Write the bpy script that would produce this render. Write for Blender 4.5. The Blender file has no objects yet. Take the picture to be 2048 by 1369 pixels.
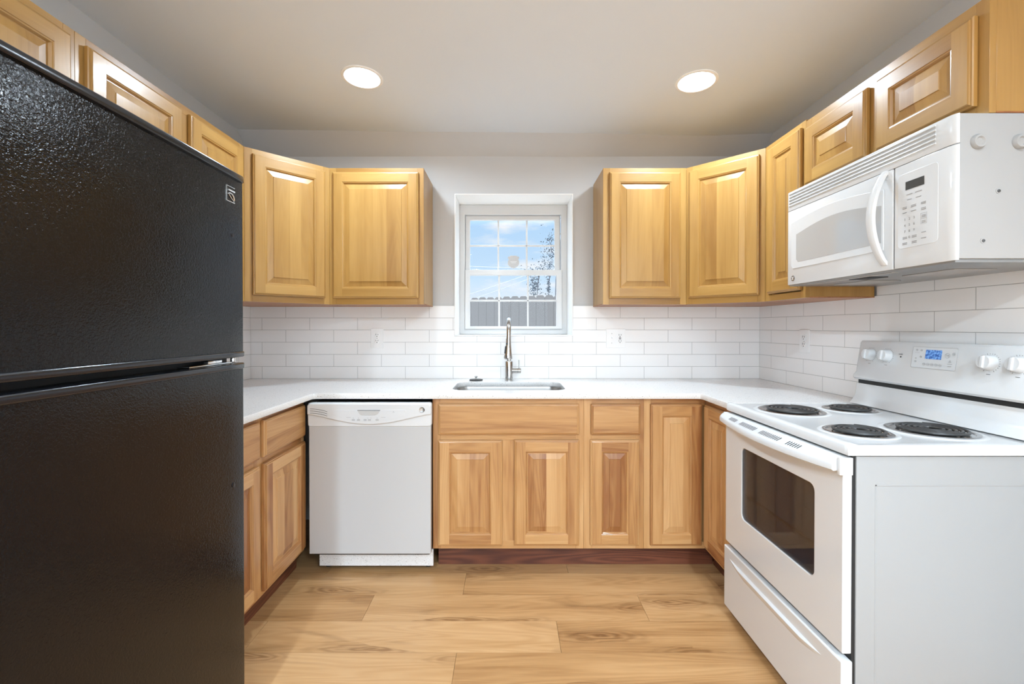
import bpy, bmesh, math, random
from mathutils import Vector, Matrix

random.seed(11)
sc = bpy.context.scene
COL = sc.collection
PI = math.pi
rad = math.radians

# ---------------------------------------------------------------- camera
CD, CZ, F = 2.868, 1.245, 892.0            # distance to back wall, eye height, focal length in px of a 2048 frame
PITCH = 0.4
cam_d = bpy.data.cameras.new('camera')
cam = bpy.data.objects.new('camera', cam_d)
COL.objects.link(cam)
cam.location = (0, -CD, CZ)
cam.rotation_euler = (rad(90 - PITCH), 0, 0)
cam_d.sensor_width = 36.0
cam_d.lens = F / 2048 * 36.0
cam_d.shift_x = 6.0 / 2048
cam_d.shift_y = -(29.5 - F * math.tan(rad(PITCH))) / 2048
cam_d.clip_start = 0.03
sc.camera = cam

# ---------------------------------------------------------------- colour management, sampling helpers
vs = sc.view_settings
sc.display_settings.display_device = 'sRGB'
vs.view_transform = 'Standard'
vs.look = 'None'
vs.gamma = 1.0
vs.use_curve_mapping = False
vs.exposure = 0.0
sc.cycles.use_denoising = True
sc.cycles.max_bounces = 10
sc.cycles.diffuse_bounces = 6
sc.cycles.sample_clamp_indirect = 6.0
sc.cycles.caustics_reflective = False
sc.cycles.caustics_refractive = False

# ---------------------------------------------------------------- sky
W = bpy.data.worlds.new('sky')
sc.world = W
W.use_nodes = True
nt = W.node_tree
nt.nodes.clear()
tc = nt.nodes.new('ShaderNodeTexCoord')
sep = nt.nodes.new('ShaderNodeSeparateXYZ')
nt.links.new(tc.outputs['Generated'], sep.inputs[0])
rp = nt.nodes.new('ShaderNodeValToRGB')
els = rp.color_ramp.elements
els[0].position = 0.0
els[0].color = (0.84, 0.92, 1.0, 1)
els[1].position = 0.9
els[1].color = (0.88, 0.94, 1.0, 1)
e = els.new(0.06); e.color = (0.80, 0.905, 1.0, 1)
e = els.new(0.11); e.color = (0.60, 0.80, 1.0, 1)
e = els.new(0.26); e.color = (0.47, 0.72, 1.0, 1)
nt.links.new(sep.outputs['Z'], rp.inputs[0])
mp = nt.nodes.new('ShaderNodeMapping')
mp.inputs['Scale'].default_value = (4, 4, 14)
nt.links.new(tc.outputs['Generated'], mp.inputs[0])
nz = nt.nodes.new('ShaderNodeTexNoise')
nz.inputs['Scale'].default_value = 2.2
nz.inputs['Detail'].default_value = 6
nt.links.new(mp.outputs[0], nz.inputs[0])
cr = nt.nodes.new('ShaderNodeValToRGB')
cr.color_ramp.elements[0].position = 0.50
cr.color_ramp.elements[1].position = 0.72
nt.links.new(nz.outputs[0], cr.inputs[0])
mx = nt.nodes.new('ShaderNodeMixRGB')
nt.links.new(cr.outputs[0], mx.inputs[0])
nt.links.new(rp.outputs[0], mx.inputs[1])
mx.inputs[2].default_value = (0.97, 0.98, 1.0, 1)
bg = nt.nodes.new('ShaderNodeBackground')
up = nt.nodes.new('ShaderNodeMapRange')      # the sky brightens overhead, towards the sun
up.inputs['From Min'].default_value = 0.22
up.inputs['From Max'].default_value = 0.65
up.inputs['To Min'].default_value = 0.98
up.inputs['To Max'].default_value = 8.0
nt.links.new(sep.outputs['Z'], up.inputs[0])
nt.links.new(up.outputs[0], bg.inputs[1])
nt.links.new(mx.outputs[0], bg.inputs[0])
wo = nt.nodes.new('ShaderNodeOutputWorld')
nt.links.new(bg.outputs[0], wo.inputs[0])

# ---------------------------------------------------------------- sun and the daylight at invented windows behind the camera, added as fill
sd = bpy.data.lights.new('sun', 'SUN')
sd.energy = 2.6
sd.angle = rad(3)
so = bpy.data.objects.new('sun', sd)
COL.objects.link(so)
so.rotation_euler = (rad(42), 0, rad(38))
def added_daylight(name, loc, rz, w, h, power):
    """Added fill light at an invented window opening behind the camera."""
    l = bpy.data.lights.new(name, 'AREA')
    l.shape = 'RECTANGLE'
    l.size, l.size_y = w, h
    l.energy = power
    l.color = (0.715, 0.865, 1.0)
    o = bpy.data.objects.new(name, l)
    COL.objects.link(o)
    o.location = loc
    o.rotation_euler = (rad(90), 0, rz)


added_daylight('added_fill_rear', (0, -12.14, 1.15), 0.0, 2.8, 2.2, 40.0)
added_daylight('added_fill_left', (-1.84, -8.5, 1.25), rad(-90), 4.4, 1.9, 190.0)
added_daylight('added_fill_right', (1.79, -8.5, 1.25), rad(90), 4.4, 1.9, 190.0)
DOWNLIGHT_POWER = 12.5


def Y(D):
    return D - CD


# ================================================================ materials
def new_mat(name):
    m = bpy.data.materials.new(name)
    m.use_nodes = True
    n = m.node_tree
    b = n.nodes.get('Principled BSDF')
    return m, n, b


def lk(n, a, b):
    n.links.new(a, b)


def flat(name, col, rough=0.5, metal=0.0, spec=0.5, coat=0.0, emit=None, estr=0.0):
    m, n, b = new_mat(name)
    b.inputs['Base Color'].default_value = (*col, 1)
    b.inputs['Roughness'].default_value = rough
    b.inputs['Metallic'].default_value = metal
    b.inputs['Specular IOR Level'].default_value = spec
    b.inputs['Coat Weight'].default_value = coat
    b.inputs['Coat Roughness'].default_value = 0.08
    if emit:
        b.inputs['Emission Color'].default_value = (*emit, 1)
        b.inputs['Emission Strength'].default_value = estr
    return m


def noise_bump(n, b, scale, strength, dist=0.002, coord='Object', stretch=(1, 1, 1), detail=3):
    t = n.nodes.new('ShaderNodeTexCoord')
    mpn = n.nodes.new('ShaderNodeMapping')
    mpn.inputs['Scale'].default_value = stretch
    nn = n.nodes.new('ShaderNodeTexNoise')
    nn.inputs['Scale'].default_value = scale
    nn.inputs['Detail'].default_value = detail
    bp = n.nodes.new('ShaderNodeBump')
    bp.inputs['Strength'].default_value = strength
    bp.inputs['Distance'].default_value = dist
    lk(n, t.outputs[coord], mpn.inputs[0])
    lk(n, mpn.outputs[0], nn.inputs[0])
    lk(n, nn.outputs[0], bp.inputs['Height'])
    lk(n, bp.outputs[0], b.inputs['Normal'])
    return nn, bp


def paint(name, col, rough=0.6):
    m = flat(name, col, rough, spec=0.3)
    n = m.node_tree
    noise_bump(n, n.nodes['Principled BSDF'], 90, 0.08, 0.002)
    return m


def wood(name, light, mid, dark, rough=0.32, ring=0.22, fine=0.35, tone_amt=1.0, streak=0.0, scale=1.0, spec=0.5, coat=0.15, figure=0.0, broad_amt=1.1):
    """Grain runs along V of the UV map (metres); each board has its own 'tone' colour attribute."""
    m, n, b = new_mat(name)
    N = n.nodes
    uv = N.new('ShaderNodeUVMap')
    at = N.new('ShaderNodeAttribute'); at.attribute_name = 'tone'
    sp = N.new('ShaderNodeSeparateColor')
    lk(n, at.outputs['Color'], sp.inputs[0])

    def mapped(sx, sy):
        q = N.new('ShaderNodeMapping')
        q.inputs['Scale'].default_value = (sx * scale, sy * scale, 1)
        lk(n, uv.outputs[0], q.inputs[0])
        return q.outputs[0]

    def tex(vec, sc_, det=3, dist=0.0):
        q = N.new('ShaderNodeTexNoise')
        q.noise_dimensions = '2D'
        q.inputs['Scale'].default_value = sc_
        q.inputs['Detail'].default_value = det
        q.inputs['Distortion'].default_value = dist
        lk(n, vec, q.inputs['Vector'])
        return q.outputs[0]

    def mth(op, a, bb=None, clamp=False):
        q = N.new('ShaderNodeMath'); q.operation = op; q.use_clamp = clamp
        for i, v in enumerate((a, bb)):
            if v is None:
                continue
            if isinstance(v, (int, float)):
                q.inputs[i].default_value = v
            else:
                lk(n, v, q.inputs[i])
        return q.outputs[0]

    broad = tex(mapped(14, 1.0), 1.0, 3, 0.3)
    rings = tex(mapped(7, 0.55), 1.0, 2, 0.25)
    rs = mth('SINE', mth('MULTIPLY', rings, 95.0))
    rs = mth('MULTIPLY_ADD', rs, 0.5); rs.node.inputs[2].default_value = 0.5
    pores = tex(mapped(420, 9), 1.0, 2, 0.0)
    v = mth('MULTIPLY', mth('SUBTRACT', broad, 0.5), broad_amt)
    v = mth('ADD', v, mth('MULTIPLY', mth('SUBTRACT', rs, 0.5), ring))
    v = mth('ADD', v, mth('MULTIPLY', mth('SUBTRACT', pores, 0.5), fine))
    v = mth('ADD', v, mth('MULTIPLY', mth('SUBTRACT', sp.outputs[0], 0.5), tone_amt))
    v = mth('ADD', v, 0.5, True)
    ramp = N.new('ShaderNodeValToRGB')
    el = ramp.color_ramp.elements
    el[0].position = 0.05; el[0].color = (*dark, 1)
    el[1].position = 0.95; el[1].color = (*light, 1)
    e3 = el.new(0.5); e3.color = (*mid, 1)
    lk(n, v, ramp.inputs[0])
    col = ramp.outputs[0]
    if streak > 0:
        k = tex(mapped(9, 1.7), 1.0, 4, 0.8)
        kr = N.new('ShaderNodeValToRGB')
        kr.color_ramp.elements[0].position = 0.60
        kr.color_ramp.elements[0].color = (1, 1, 1, 1)
        kr.color_ramp.elements[1].position = 0.80
        kr.color_ramp.elements[1].color = (1 - streak, 1 - streak * 1.1, 1 - streak * 1.2, 1)
        lk(n, k, kr.inputs[0])
        mm = N.new('ShaderNodeMixRGB'); mm.blend_type = 'MULTIPLY'; mm.inputs[0].default_value = 1
        lk(n, col, mm.inputs[1]); lk(n, kr.outputs[0], mm.inputs[2])
        col = mm.outputs[0]
    if figure > 0:          # dark cathedral figure with arching growth lines around scattered centres
        warp = N.new('ShaderNodeMixRGB'); warp.blend_type = 'ADD'; warp.inputs[0].default_value = 0.40
        wn = N.new('ShaderNodeTexNoise'); wn.noise_dimensions = '2D'; wn.inputs['Scale'].default_value = 2.2; wn.inputs['Detail'].default_value = 3
        lk(n, mapped(6.0, 1.35), wn.inputs['Vector'])
        lk(n, mapped(6.0, 1.35), warp.inputs[1]); lk(n, wn.outputs[1], warp.inputs[2])
        vo = N.new('ShaderNodeTexVoronoi'); vo.voronoi_dimensions = '2D'; vo.inputs['Scale'].default_value = 1.0
        lk(n, warp.outputs[0], vo.inputs['Vector'])
        sc_ = N.new('ShaderNodeSeparateColor'); lk(n, vo.outputs['Color'], sc_.inputs[0])
        pick = mth('GREATER_THAN', sc_.outputs[0], 0.45)
        mr = N.new('ShaderNodeMapRange'); mr.interpolation_type = 'SMOOTHSTEP'
        mr.inputs['From Min'].default_value = 0.42; mr.inputs['From Max'].default_value = 0.02
        lk(n, vo.outputs['Distance'], mr.inputs['Value'])
        ln = mth('SINE', mth('MULTIPLY', vo.outputs['Distance'], 75.0))
        amt = mth('MULTIPLY', mth('MULTIPLY', mr.outputs[0], pick), mth('ADD', mth('MULTIPLY', ln, 0.30), 0.62))
        mf = N.new('ShaderNodeMixRGB'); mf.blend_type = 'MULTIPLY'
        lk(n, mth('MULTIPLY', amt, figure), mf.inputs[0]); lk(n, col, mf.inputs[1]); mf.inputs[2].default_value = (0.42, 0.33, 0.25, 1)
        col = mf.outputs[0]
    lk(n, col, b.inputs['Base Color'])
    b.inputs['Roughness'].default_value = rough
    b.inputs['Specular IOR Level'].default_value = spec
    b.inputs['Coat Weight'].default_value = coat
    b.inputs['Coat Roughness'].default_value = 0.12
    bp = N.new('ShaderNodeBump')
    bp.inputs['Strength'].default_value = 0.06
    bp.inputs['Distance'].default_value = 0.001
    lk(n, pores, bp.inputs['Height'])
    lk(n, bp.outputs[0], b.inputs['Normal'])
    return m


def tile_mat(name, bw, rh, u0, v0):
    m, n, b = new_mat(name)
    N = n.nodes
    uv = N.new('ShaderNodeUVMap')
    q = N.new('ShaderNodeMapping')
    q.inputs['Location'].default_value = (-u0, -v0, 0)
    lk(n, uv.outputs[0], q.inputs[0])
    br = N.new('ShaderNodeTexBrick')
    br.offset = 0.5; br.offset_frequency = 2; br.squash = 1.0
    br.inputs['Scale'].default_value = 1.0
    br.inputs['Mortar Size'].default_value = 0.0013
    br.inputs['Mortar Smooth'].default_value = 0.25
    br.inputs['Brick Width'].default_value = bw
    br.inputs['Row Height'].default_value = rh
    br.inputs['Bias'].default_value = -1.0
    br.inputs['Color1'].default_value = (0.88, 0.868, 0.855, 1)
    br.inputs['Color2'].default_value = (0.855, 0.843, 0.83, 1)
    br.inputs['Mortar'].default_value = (0.45, 0.44, 0.43, 1)
    lk(n, q.outputs[0], br.inputs['Vector'])
    lk(n, br.outputs['Color'], b.inputs['Base Color'])
    b.inputs['Specular IOR Level'].default_value = 0.34
    rr = N.new('ShaderNodeMapRange')
    rr.inputs['To Min'].default_value = 0.07; rr.inputs['To Max'].default_value = 0.7
    lk(n, br.outputs['Fac'], rr.inputs['Value'])
    lk(n, rr.outputs[0], b.inputs['Roughness'])
    nn = N.new('ShaderNodeTexNoise'); nn.noise_dimensions = '2D'
    nn.inputs['Scale'].default_value = 16; nn.inputs['Detail'].default_value = 1
    lk(n, uv.outputs[0], nn.inputs['Vector'])
    b1 = N.new('ShaderNodeBump'); b1.inputs['Strength'].default_value = 0.12; b1.inputs['Distance'].default_value = 0.004
    lk(n, nn.outputs[0], b1.inputs['Height'])
    b2 = N.new('ShaderNodeBump'); b2.inputs['Strength'].default_value = 0.6; b2.inputs['Distance'].default_value = 0.0015; b2.invert = True
    lk(n, br.outputs['Fac'], b2.inputs['Height']); lk(n, b1.outputs[0], b2.inputs['Normal'])
    lk(n, b2.outputs[0], b.inputs['Normal'])
    return m


def quartz_mat():
    m, n, b = new_mat('white speckled quartz')
    N = n.nodes
    t = N.new('ShaderNodeTexCoord')
    v = N.new('ShaderNodeTexVoronoi'); v.inputs['Scale'].default_value = 150
    lk(n, t.outputs['Object'], v.inputs['Vector'])
    sp = N.new('ShaderNodeSeparateColor'); lk(n, v.outputs['Color'], sp.inputs[0])
    a = N.new('ShaderNodeMath'); a.operation = 'GREATER_THAN'; a.inputs[1].default_value = 0.88
    lk(n, sp.outputs[0], a.inputs[0])
    d = N.new('ShaderNodeMath'); d.operation = 'LESS_THAN'; d.inputs[1].default_value = 0.30
    lk(n, v.outputs['Distance'], d.inputs[0])
    mm = N.new('ShaderNodeMath'); mm.operation = 'MULTIPLY'
    lk(n, a.outputs[0], mm.inputs[0]); lk(n, d.outputs[0], mm.inputs[1])
    nn = N.new('ShaderNodeTexNoise'); nn.inputs['Scale'].default_value = 220; nn.inputs['Detail'].default_value = 2
    lk(n, t.outputs['Object'], nn.inputs['Vector'])
    r0 = N.new('ShaderNodeValToRGB')
    r0.color_ramp.elements[0].position = 0.3; r0.color_ramp.elements[0].color = (0.66, 0.65, 0.635, 1)
    r0.color_ramp.elements[1].position = 0.6; r0.color_ramp.elements[1].color = (0.78, 0.775, 0.765, 1)
    lk(n, nn.outputs[0], r0.inputs[0])
    mc = N.new('ShaderNodeMixRGB'); mc.inputs[2].default_value = (0.40, 0.38, 0.36, 1)
    lk(n, mm.outputs[0], mc.inputs[0]); lk(n, r0.outputs[0], mc.inputs[1])
    lk(n, mc.outputs[0], b.inputs['Base Color'])
    b.inputs['Roughness'].default_value = 0.16
    return m


def fridge_mat():
    m, n, b = new_mat('black pebbled door skin')
    N = n.nodes
    b.inputs['Base Color'].default_value = (0.007, 0.0066, 0.0068, 1)
    b.inputs['Specular IOR Level'].default_value = 0.30
    t = N.new('ShaderNodeTexCoord')
    v = N.new('ShaderNodeTexNoise'); v.inputs['Scale'].default_value = 190; v.inputs['Detail'].default_value = 1.5
    v.inputs['Distortion'].default_value = 1.0
    lk(n, t.outputs['Object'], v.inputs['Vector'])
    bp = N.new('ShaderNodeBump'); bp.inputs['Strength'].default_value = 0.42; bp.inputs['Distance'].default_value = 0.0014
    lk(n, v.outputs[0], bp.inputs['Height'])
    lk(n, bp.outputs[0], b.inputs['Normal'])
    s = N.new('ShaderNodeTexNoise'); s.inputs['Scale'].default_value = 3.5; s.inputs['Detail'].default_value = 4
    s.inputs['Distortion'].default_value = 1.6
    lk(n, t.outputs['Object'], s.inputs['Vector'])
    rr = N.new('ShaderNodeMapRange')
    rr.inputs['From Min'].default_value = 0.3; rr.inputs['From Max'].default_value = 0.7
    rr.inputs['To Min'].default_value = 0.10; rr.inputs['To Max'].default_value = 0.20
    lk(n, s.outputs[0], rr.inputs['Value']); lk(n, rr.outputs[0], b.inputs['Roughness'])
    return m


def display_mat():
    m, n, b = new_mat('lit blue display')
    N = n.nodes
    t = N.new('ShaderNodeTexCoord')
    v = N.new('ShaderNodeTexNoise'); v.inputs['Scale'].default_value = 140; v.inputs['Detail'].default_value = 2
    lk(n, t.outputs['Object'], v.inputs['Vector'])
    r = N.new('ShaderNodeValToRGB')
    r.color_ramp.elements[0].position = 0.4; r.color_ramp.elements[0].color = (0.005, 0.06, 0.30, 1)
    r.color_ramp.elements[1].position = 0.65; r.color_ramp.elements[1].color = (0.20, 0.45, 0.85, 1)
    lk(n, v.outputs[0], r.inputs[0])
    b.inputs['Base Color'].default_value = (0.01, 0.03, 0.1, 1)
    lk(n, r.outputs[0], b.inputs['Emission Color'])
    b.inputs['Emission Strength'].default_value = 0.9
    b.inputs['Roughness'].default_value = 0.15
    return m


def pane_mat(name, tint, fac_t):
    m = bpy.data.materials.new(name)
    m.use_nodes = True
    n = m.node_tree
    n.nodes.clear()
    o = n.nodes.new('ShaderNodeOutputMaterial')
    tr = n.nodes.new('ShaderNodeBsdfTransparent'); tr.inputs[0].default_value = (*tint, 1)
    gl = n.nodes.new('ShaderNodeBsdfGlossy'); gl.inputs[0].default_value = (1, 1, 1, 1); gl.inputs['Roughness'].default_value = 0.02
    fr = n.nodes.new('ShaderNodeFresnel'); fr.inputs[0].default_value = 1.5
    mxs = n.nodes.new('ShaderNodeMixShader')
    mu = n.nodes.new('ShaderNodeMath'); mu.operation = 'MULTIPLY'; mu.inputs[1].default_value = fac_t
    lk(n, fr.outputs[0], mu.inputs[0]); lk(n, mu.outputs[0], mxs.inputs[0])
    lk(n, tr.outputs[0], mxs.inputs[1]); lk(n, gl.outputs[0], mxs.inputs[2])
    lk(n, mxs.outputs[0], o.inputs[0])
    return m


M = {}
M['wall'] = paint('grey wall paint', (0.578, 0.585, 0.592))
M['ceiling'] = paint('grey ceiling paint', (0.745, 0.80, 0.86), 0.7)
M['white_wall'] = paint('white wall paint', (0.80, 0.80, 0.79))
M['trim'] = flat('white window paint', (0.92, 0.92, 0.91), 0.35)
M['vinyl'] = flat('white vinyl', (0.66, 0.66, 0.655), 0.3)
M['tile_back'] = tile_mat('white glazed subway tile', 0.3072, 0.0783, -0.206, 0.914)
M['tile_side'] = tile_mat('white glazed subway tile side', 0.300, 0.0783, -0.428, 0.914)
M['quartz'] = quartz_mat()
M['wood'] = wood('honey maple', (0.475, 0.275, 0.082), (0.395, 0.215, 0.058), (0.29, 0.14, 0.033), ring=0.08, fine=0.20, tone_amt=0.5)
M['wood_base'] = wood('honey maple base', (0.59, 0.345, 0.15), (0.475, 0.248, 0.092), (0.275, 0.107, 0.033), ring=0.15, fine=0.30, tone_amt=1.0)
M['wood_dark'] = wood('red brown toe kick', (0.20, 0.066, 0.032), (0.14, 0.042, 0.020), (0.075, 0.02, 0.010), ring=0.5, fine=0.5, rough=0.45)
M['wood_under'] = wood('raw red brown underside', (0.45, 0.19, 0.07), (0.33, 0.12, 0.04), (0.20, 0.06, 0.02), rough=0.5)
M['floor'] = wood('oak vinyl plank', (0.58, 0.355, 0.175), (0.455, 0.255, 0.108), (0.29, 0.14, 0.05), rough=0.38, ring=0.16, fine=0.34, tone_amt=0.40, streak=0.30, broad_amt=0.7, spec=0.4, coat=0.0, figure=0.95)
M['enamel'] = flat('white enamel', (0.675, 0.688, 0.695), 0.16, coat=0.3)
M['plastic'] = flat('white plastic', (0.66, 0.675, 0.685), 0.22)
M['plastic_grey'] = flat('pale grey plastic', (0.52, 0.52, 0.51), 0.3)
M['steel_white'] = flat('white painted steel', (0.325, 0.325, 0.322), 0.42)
M['plate'] = flat('white outlet plastic', (0.86, 0.855, 0.845), 0.3)
M['screw_metal'] = flat('dark screw', (0.16, 0.16, 0.16), 0.35, 0.8)
M['badge'] = flat('dark chrome badge', (0.35, 0.35, 0.35), 0.25, 1.0)
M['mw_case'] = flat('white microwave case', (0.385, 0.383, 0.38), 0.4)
M['dw_white'] = flat('white dishwasher skin', (0.51, 0.512, 0.512), 0.3)
M['dark'] = flat('black gap', (0.012, 0.012, 0.012), 0.6)
M['print'] = flat('grey printing', (0.30, 0.30, 0.30), 0.5)
M['print_soft'] = flat('soft grey printing', (0.45, 0.45, 0.45), 0.5)
M['fridge'] = fridge_mat()
M['black_gloss'] = flat('black gloss plastic', (0.012, 0.013, 0.016), 0.18)
M['chrome'] = flat('chrome', (0.75, 0.75, 0.75), 0.12, 1.0)
M['steel'] = flat('brushed steel', (0.58, 0.57, 0.555), 0.28, 1.0)
M['faucet'] = flat('stainless faucet', (0.52, 0.515, 0.50), 0.2, 1.0)
M['pan'] = flat('drip pan chrome', (0.50, 0.50, 0.50), 0.18, 1.0)
M['coil'] = flat('dark heating coil', (0.05, 0.049, 0.048), 0.38, 0.2)
M['rubber'] = flat('black rubber', (0.02, 0.02, 0.02), 0.5)
M['cavity'] = flat('oven cavity grey', (0.42, 0.455, 0.49), 0.6)
M['mw_glass'] = flat('pale microwave window', (0.46, 0.46, 0.455), 0.06, coat=0.6)
M['lcd'] = flat('dark display', (0.05, 0.05, 0.047), 0.25)
M['blue'] = display_mat()
M['glass'] = pane_mat('window glass', (0.98, 0.99, 1.0), 0.25)
M['oven_glass'] = pane_mat('tinted oven glass', (0.55, 0.55, 0.56), 0.35)
M['lens'] = flat('lit lens', (0.9, 0.9, 0.9), 0.4, emit=(0.95, 0.98, 1.0), estr=40.0)
M['fence'] = paint('weathered grey fence board', (0.115, 0.108, 0.103), 0.8)
M['leaf'] = flat('blue green leaf', (0.05, 0.07, 0.09), 0.6)
M['bark'] = flat('dark bark', (0.06, 0.06, 0.075), 0.8)
M['wire'] = flat('grey wire', (0.25, 0.26, 0.28), 0.6)
M['sticker'] = flat('pale sticker', (0.52, 0.51, 0.50), 0.5)
M['bounce_ground'] = paint('pale bounce ground', (0.50, 0.49, 0.47), 0.9)  # unseen ground, made pale to bounce sunlight into the window reveal
M['under_metal'] = flat('grey underside metal', (0.30, 0.30, 0.295), 0.35, 0.6)
M['mesh_metal'] = flat('filter mesh', (0.42, 0.40, 0.38), 0.5, 0.5)


# ================================================================ mesh builder
def axis_uv(p, nrm, grain):
    ax = max(range(3), key=lambda i: abs(nrm[i]))
    g = 'xyz'.index(grain)
    others = [i for i in range(3) if i != ax]
    if g == ax:
        u, v = others
    else:
        v = g
        u = [i for i in others if i != g][0]
    return p[u], p[v]


class MB:
    def __init__(self):
        self.v, self.f, self.uv, self.tone = [], [], [], []
        self.off, self.t = (0, 0), (0.5, 0.5, 0.5)
        self.grain = 'z'

    def board(self, grain='z', spread=1.0, tone=None):
        self.grain = grain
        self.off = (random.uniform(-20, 20), random.uniform(-20, 20))
        r = 0.5 + (random.random() - 0.5) * spread if tone is None else tone
        self.t = (r, random.random(), 0.5)
        return self

    def face(self, pts, uv=None):
        pts = [Vector(p) for p in pts]
        b = len(self.v)
        self.v += pts
        self.f.append(list(range(b, b + len(pts))))
        if uv is None:
            nrm = Vector((0, 0, 0))
            for i in range(len(pts)):
                p, q = pts[i], pts[(i + 1) % len(pts)]
                nrm += Vector(((p.y - q.y) * (p.z + q.z), (p.z - q.z) * (p.x + q.x), (p.x - q.x) * (p.y + q.y)))
            uv = [axis_uv(p, nrm, self.grain) for p in pts]
        self.uv.append([(a + self.off[0], c + self.off[1]) for a, c in uv])
        self.tone.append(self.t)

    def mesh(self, verts, faces):
        b = len(self.v)
        verts = [Vector(p) for p in verts]
        self.v += verts
        for fc in faces:
            self.f.append([b + i for i in fc])
            nrm = Vector((0, 0, 0))
            pts = [verts[i] for i in fc]
            for i in range(len(pts)):
                p, q = pts[i], pts[(i + 1) % len(pts)]
                nrm += Vector(((p.y - q.y) * (p.z + q.z), (p.z - q.z) * (p.x + q.x), (p.x - q.x) * (p.y + q.y)))
            uv = [axis_uv(p, nrm, self.grain) for p in pts]
            self.uv.append([(a + self.off[0], c + self.off[1]) for a, c in uv])
            self.tone.append(self.t)
        return self

    def box(self, x0, x1, y0, y1, z0, z1):
        v = [(x, y, z) for z in (z0, z1) for y in (y0, y1) for x in (x0, x1)]
        return self.mesh(v, [(0, 2, 3, 1), (4, 5, 7, 6), (0, 1, 5, 4), (1, 3, 7, 5), (3, 2, 6, 7), (2, 0, 4, 6)])

    def prism(self, poly, a0, a1, axis='z'):
        """poly is a list of 2-D points; axis z: (x,y); axis x: (y,z); axis y: (x,z)."""
        def P(p, a):
            if axis == 'z':
                return (p[0], p[1], a)
            if axis == 'x':
                return (a, p[0], p[1])
            return (p[0], a, p[1])
        n = len(poly)
        v = [P(p, a0) for p in poly] + [P(p, a1) for p in poly]
        fs = [tuple(range(n))[::-1], tuple(range(n, 2 * n))]
        fs += [(i, (i + 1) % n, n + (i + 1) % n, n + i) for i in range(n)]
        return self.mesh(v, fs)

    def lathe(self, prof, c=(0, 0, 0), axis='z', seg=32, cap=True):
        v, fs = [], []
        for (r, h) in prof:
            for k in range(seg):
                a = 2 * PI * k / seg
                p = (r * math.cos(a), r * math.sin(a), h)
                if axis == 'y':
                    p = (p[0], -h, p[1])
                elif axis == 'x':
                    p = (h, p[0], p[1])
                v.append((p[0] + c[0], p[1] + c[1], p[2] + c[2]))
        m = len(prof)
        for i in range(m - 1):
            for k in range(seg):
                fs.append((i * seg + k, i * seg + (k + 1) % seg, (i + 1) * seg + (k + 1) % seg, (i + 1) * seg + k))
        if cap:
            fs.append(tuple(range(seg))[::-1])
            fs.append(tuple((m - 1) * seg + k for k in range(seg)))
        return self.mesh(v, fs)

    def tube(self, path, r, seg=12, cap=True):
        path = [Vector(p) for p in path]
        n = len(path)
        rs = r if isinstance(r, (list, tuple)) else [r] * n
        v, fs = [], []
        prev = None
        for i in range(n):
            t = (path[min(i + 1, n - 1)] - path[max(i - 1, 0)]).normalized()
            if prev is None:
                up = Vector((0, 0, 1)) if abs(t.z) < 0.9 else Vector((1, 0, 0))
                a = t.cross(up).normalized()
            else:
                a = (prev - t * prev.dot(t)).normalized()
            prev = a
            b = t.cross(a)
            for k in range(seg):
                q = 2 * PI * k / seg
                v.append(path[i] + (a * math.cos(q) + b * math.sin(q)) * rs[i])
        for i in range(n - 1):
            for k in range(seg):
                fs.append((i * seg + k, i * seg + (k + 1) % seg, (i + 1) * seg + (k + 1) % seg, (i + 1) * seg + k))
        if cap:
            fs.append(tuple(range(seg))[::-1])
            fs.append(tuple((n - 1) * seg + k for k in range(seg)))
        return self.mesh(v, fs)

    def loft(self, secs, cap=True, closed=True):
        n = len(secs[0])
        v = [p for s in secs for p in s]
        fs = []
        for i in range(len(secs) - 1):
            for k in range(n if closed else n - 1):
                fs.append((i * n + k, i * n + (k + 1) % n, (i + 1) * n + (k + 1) % n, (i + 1) * n + k))
        if cap:
            fs.append(tuple(range(n))[::-1])
            fs.append(tuple((len(secs) - 1) * n + k for k in range(n)))
        return self.mesh(v, fs)

    def build(self, name, mat, parent=None, bevel=0.0, seg=2, smooth=True, loc=(0, 0, 0), rot=(0, 0, 0), angle=38, recalc=True):
        me = bpy.data.meshes.new(name)
        bm = bmesh.new()
        uvl = bm.loops.layers.uv.new('UVMap')
        cl = bm.loops.layers.float_color.new('tone')
        vs_ = [bm.verts.new(p) for p in self.v]
        for fi, fc in enumerate(self.f):
            try:
                f = bm.faces.new([vs_[i] for i in fc])
            except ValueError:
                continue
            for li, l in enumerate(f.loops):
                l[uvl].uv = self.uv[fi][li]
                l[cl] = (*self.tone[fi], 1)
        if recalc:
            bmesh.ops.recalc_face_normals(bm, faces=bm.faces[:])
        if bevel > 0:
            ed = [e_ for e_ in bm.edges if len(e_.link_faces) == 2 and e_.calc_face_angle(0) > rad(30)]
            bmesh.ops.bevel(bm, geom=ed, offset=bevel, segments=seg, profile=0.5, affect='EDGES', clamp_overlap=True)
        bm.to_mesh(me)
        bm.free()
        return link(name, me, mat, parent, loc, rot, smooth, angle)


def link(name, me, mat, parent=None, loc=(0, 0, 0), rot=(0, 0, 0), smooth=True, angle=38):
    if mat is not None:
        me.materials.clear()
        me.materials.append(mat if not isinstance(mat, str) else M[mat])
    if smooth:
        for p in me.polygons:
            p.use_smooth = True
        me.set_sharp_from_angle(angle=rad(angle))
    o = bpy.data.objects.new(name, me)
    COL.objects.link(o)
    o.parent = parent
    o.location = loc
    o.rotation_euler = rot
    return o


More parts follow.
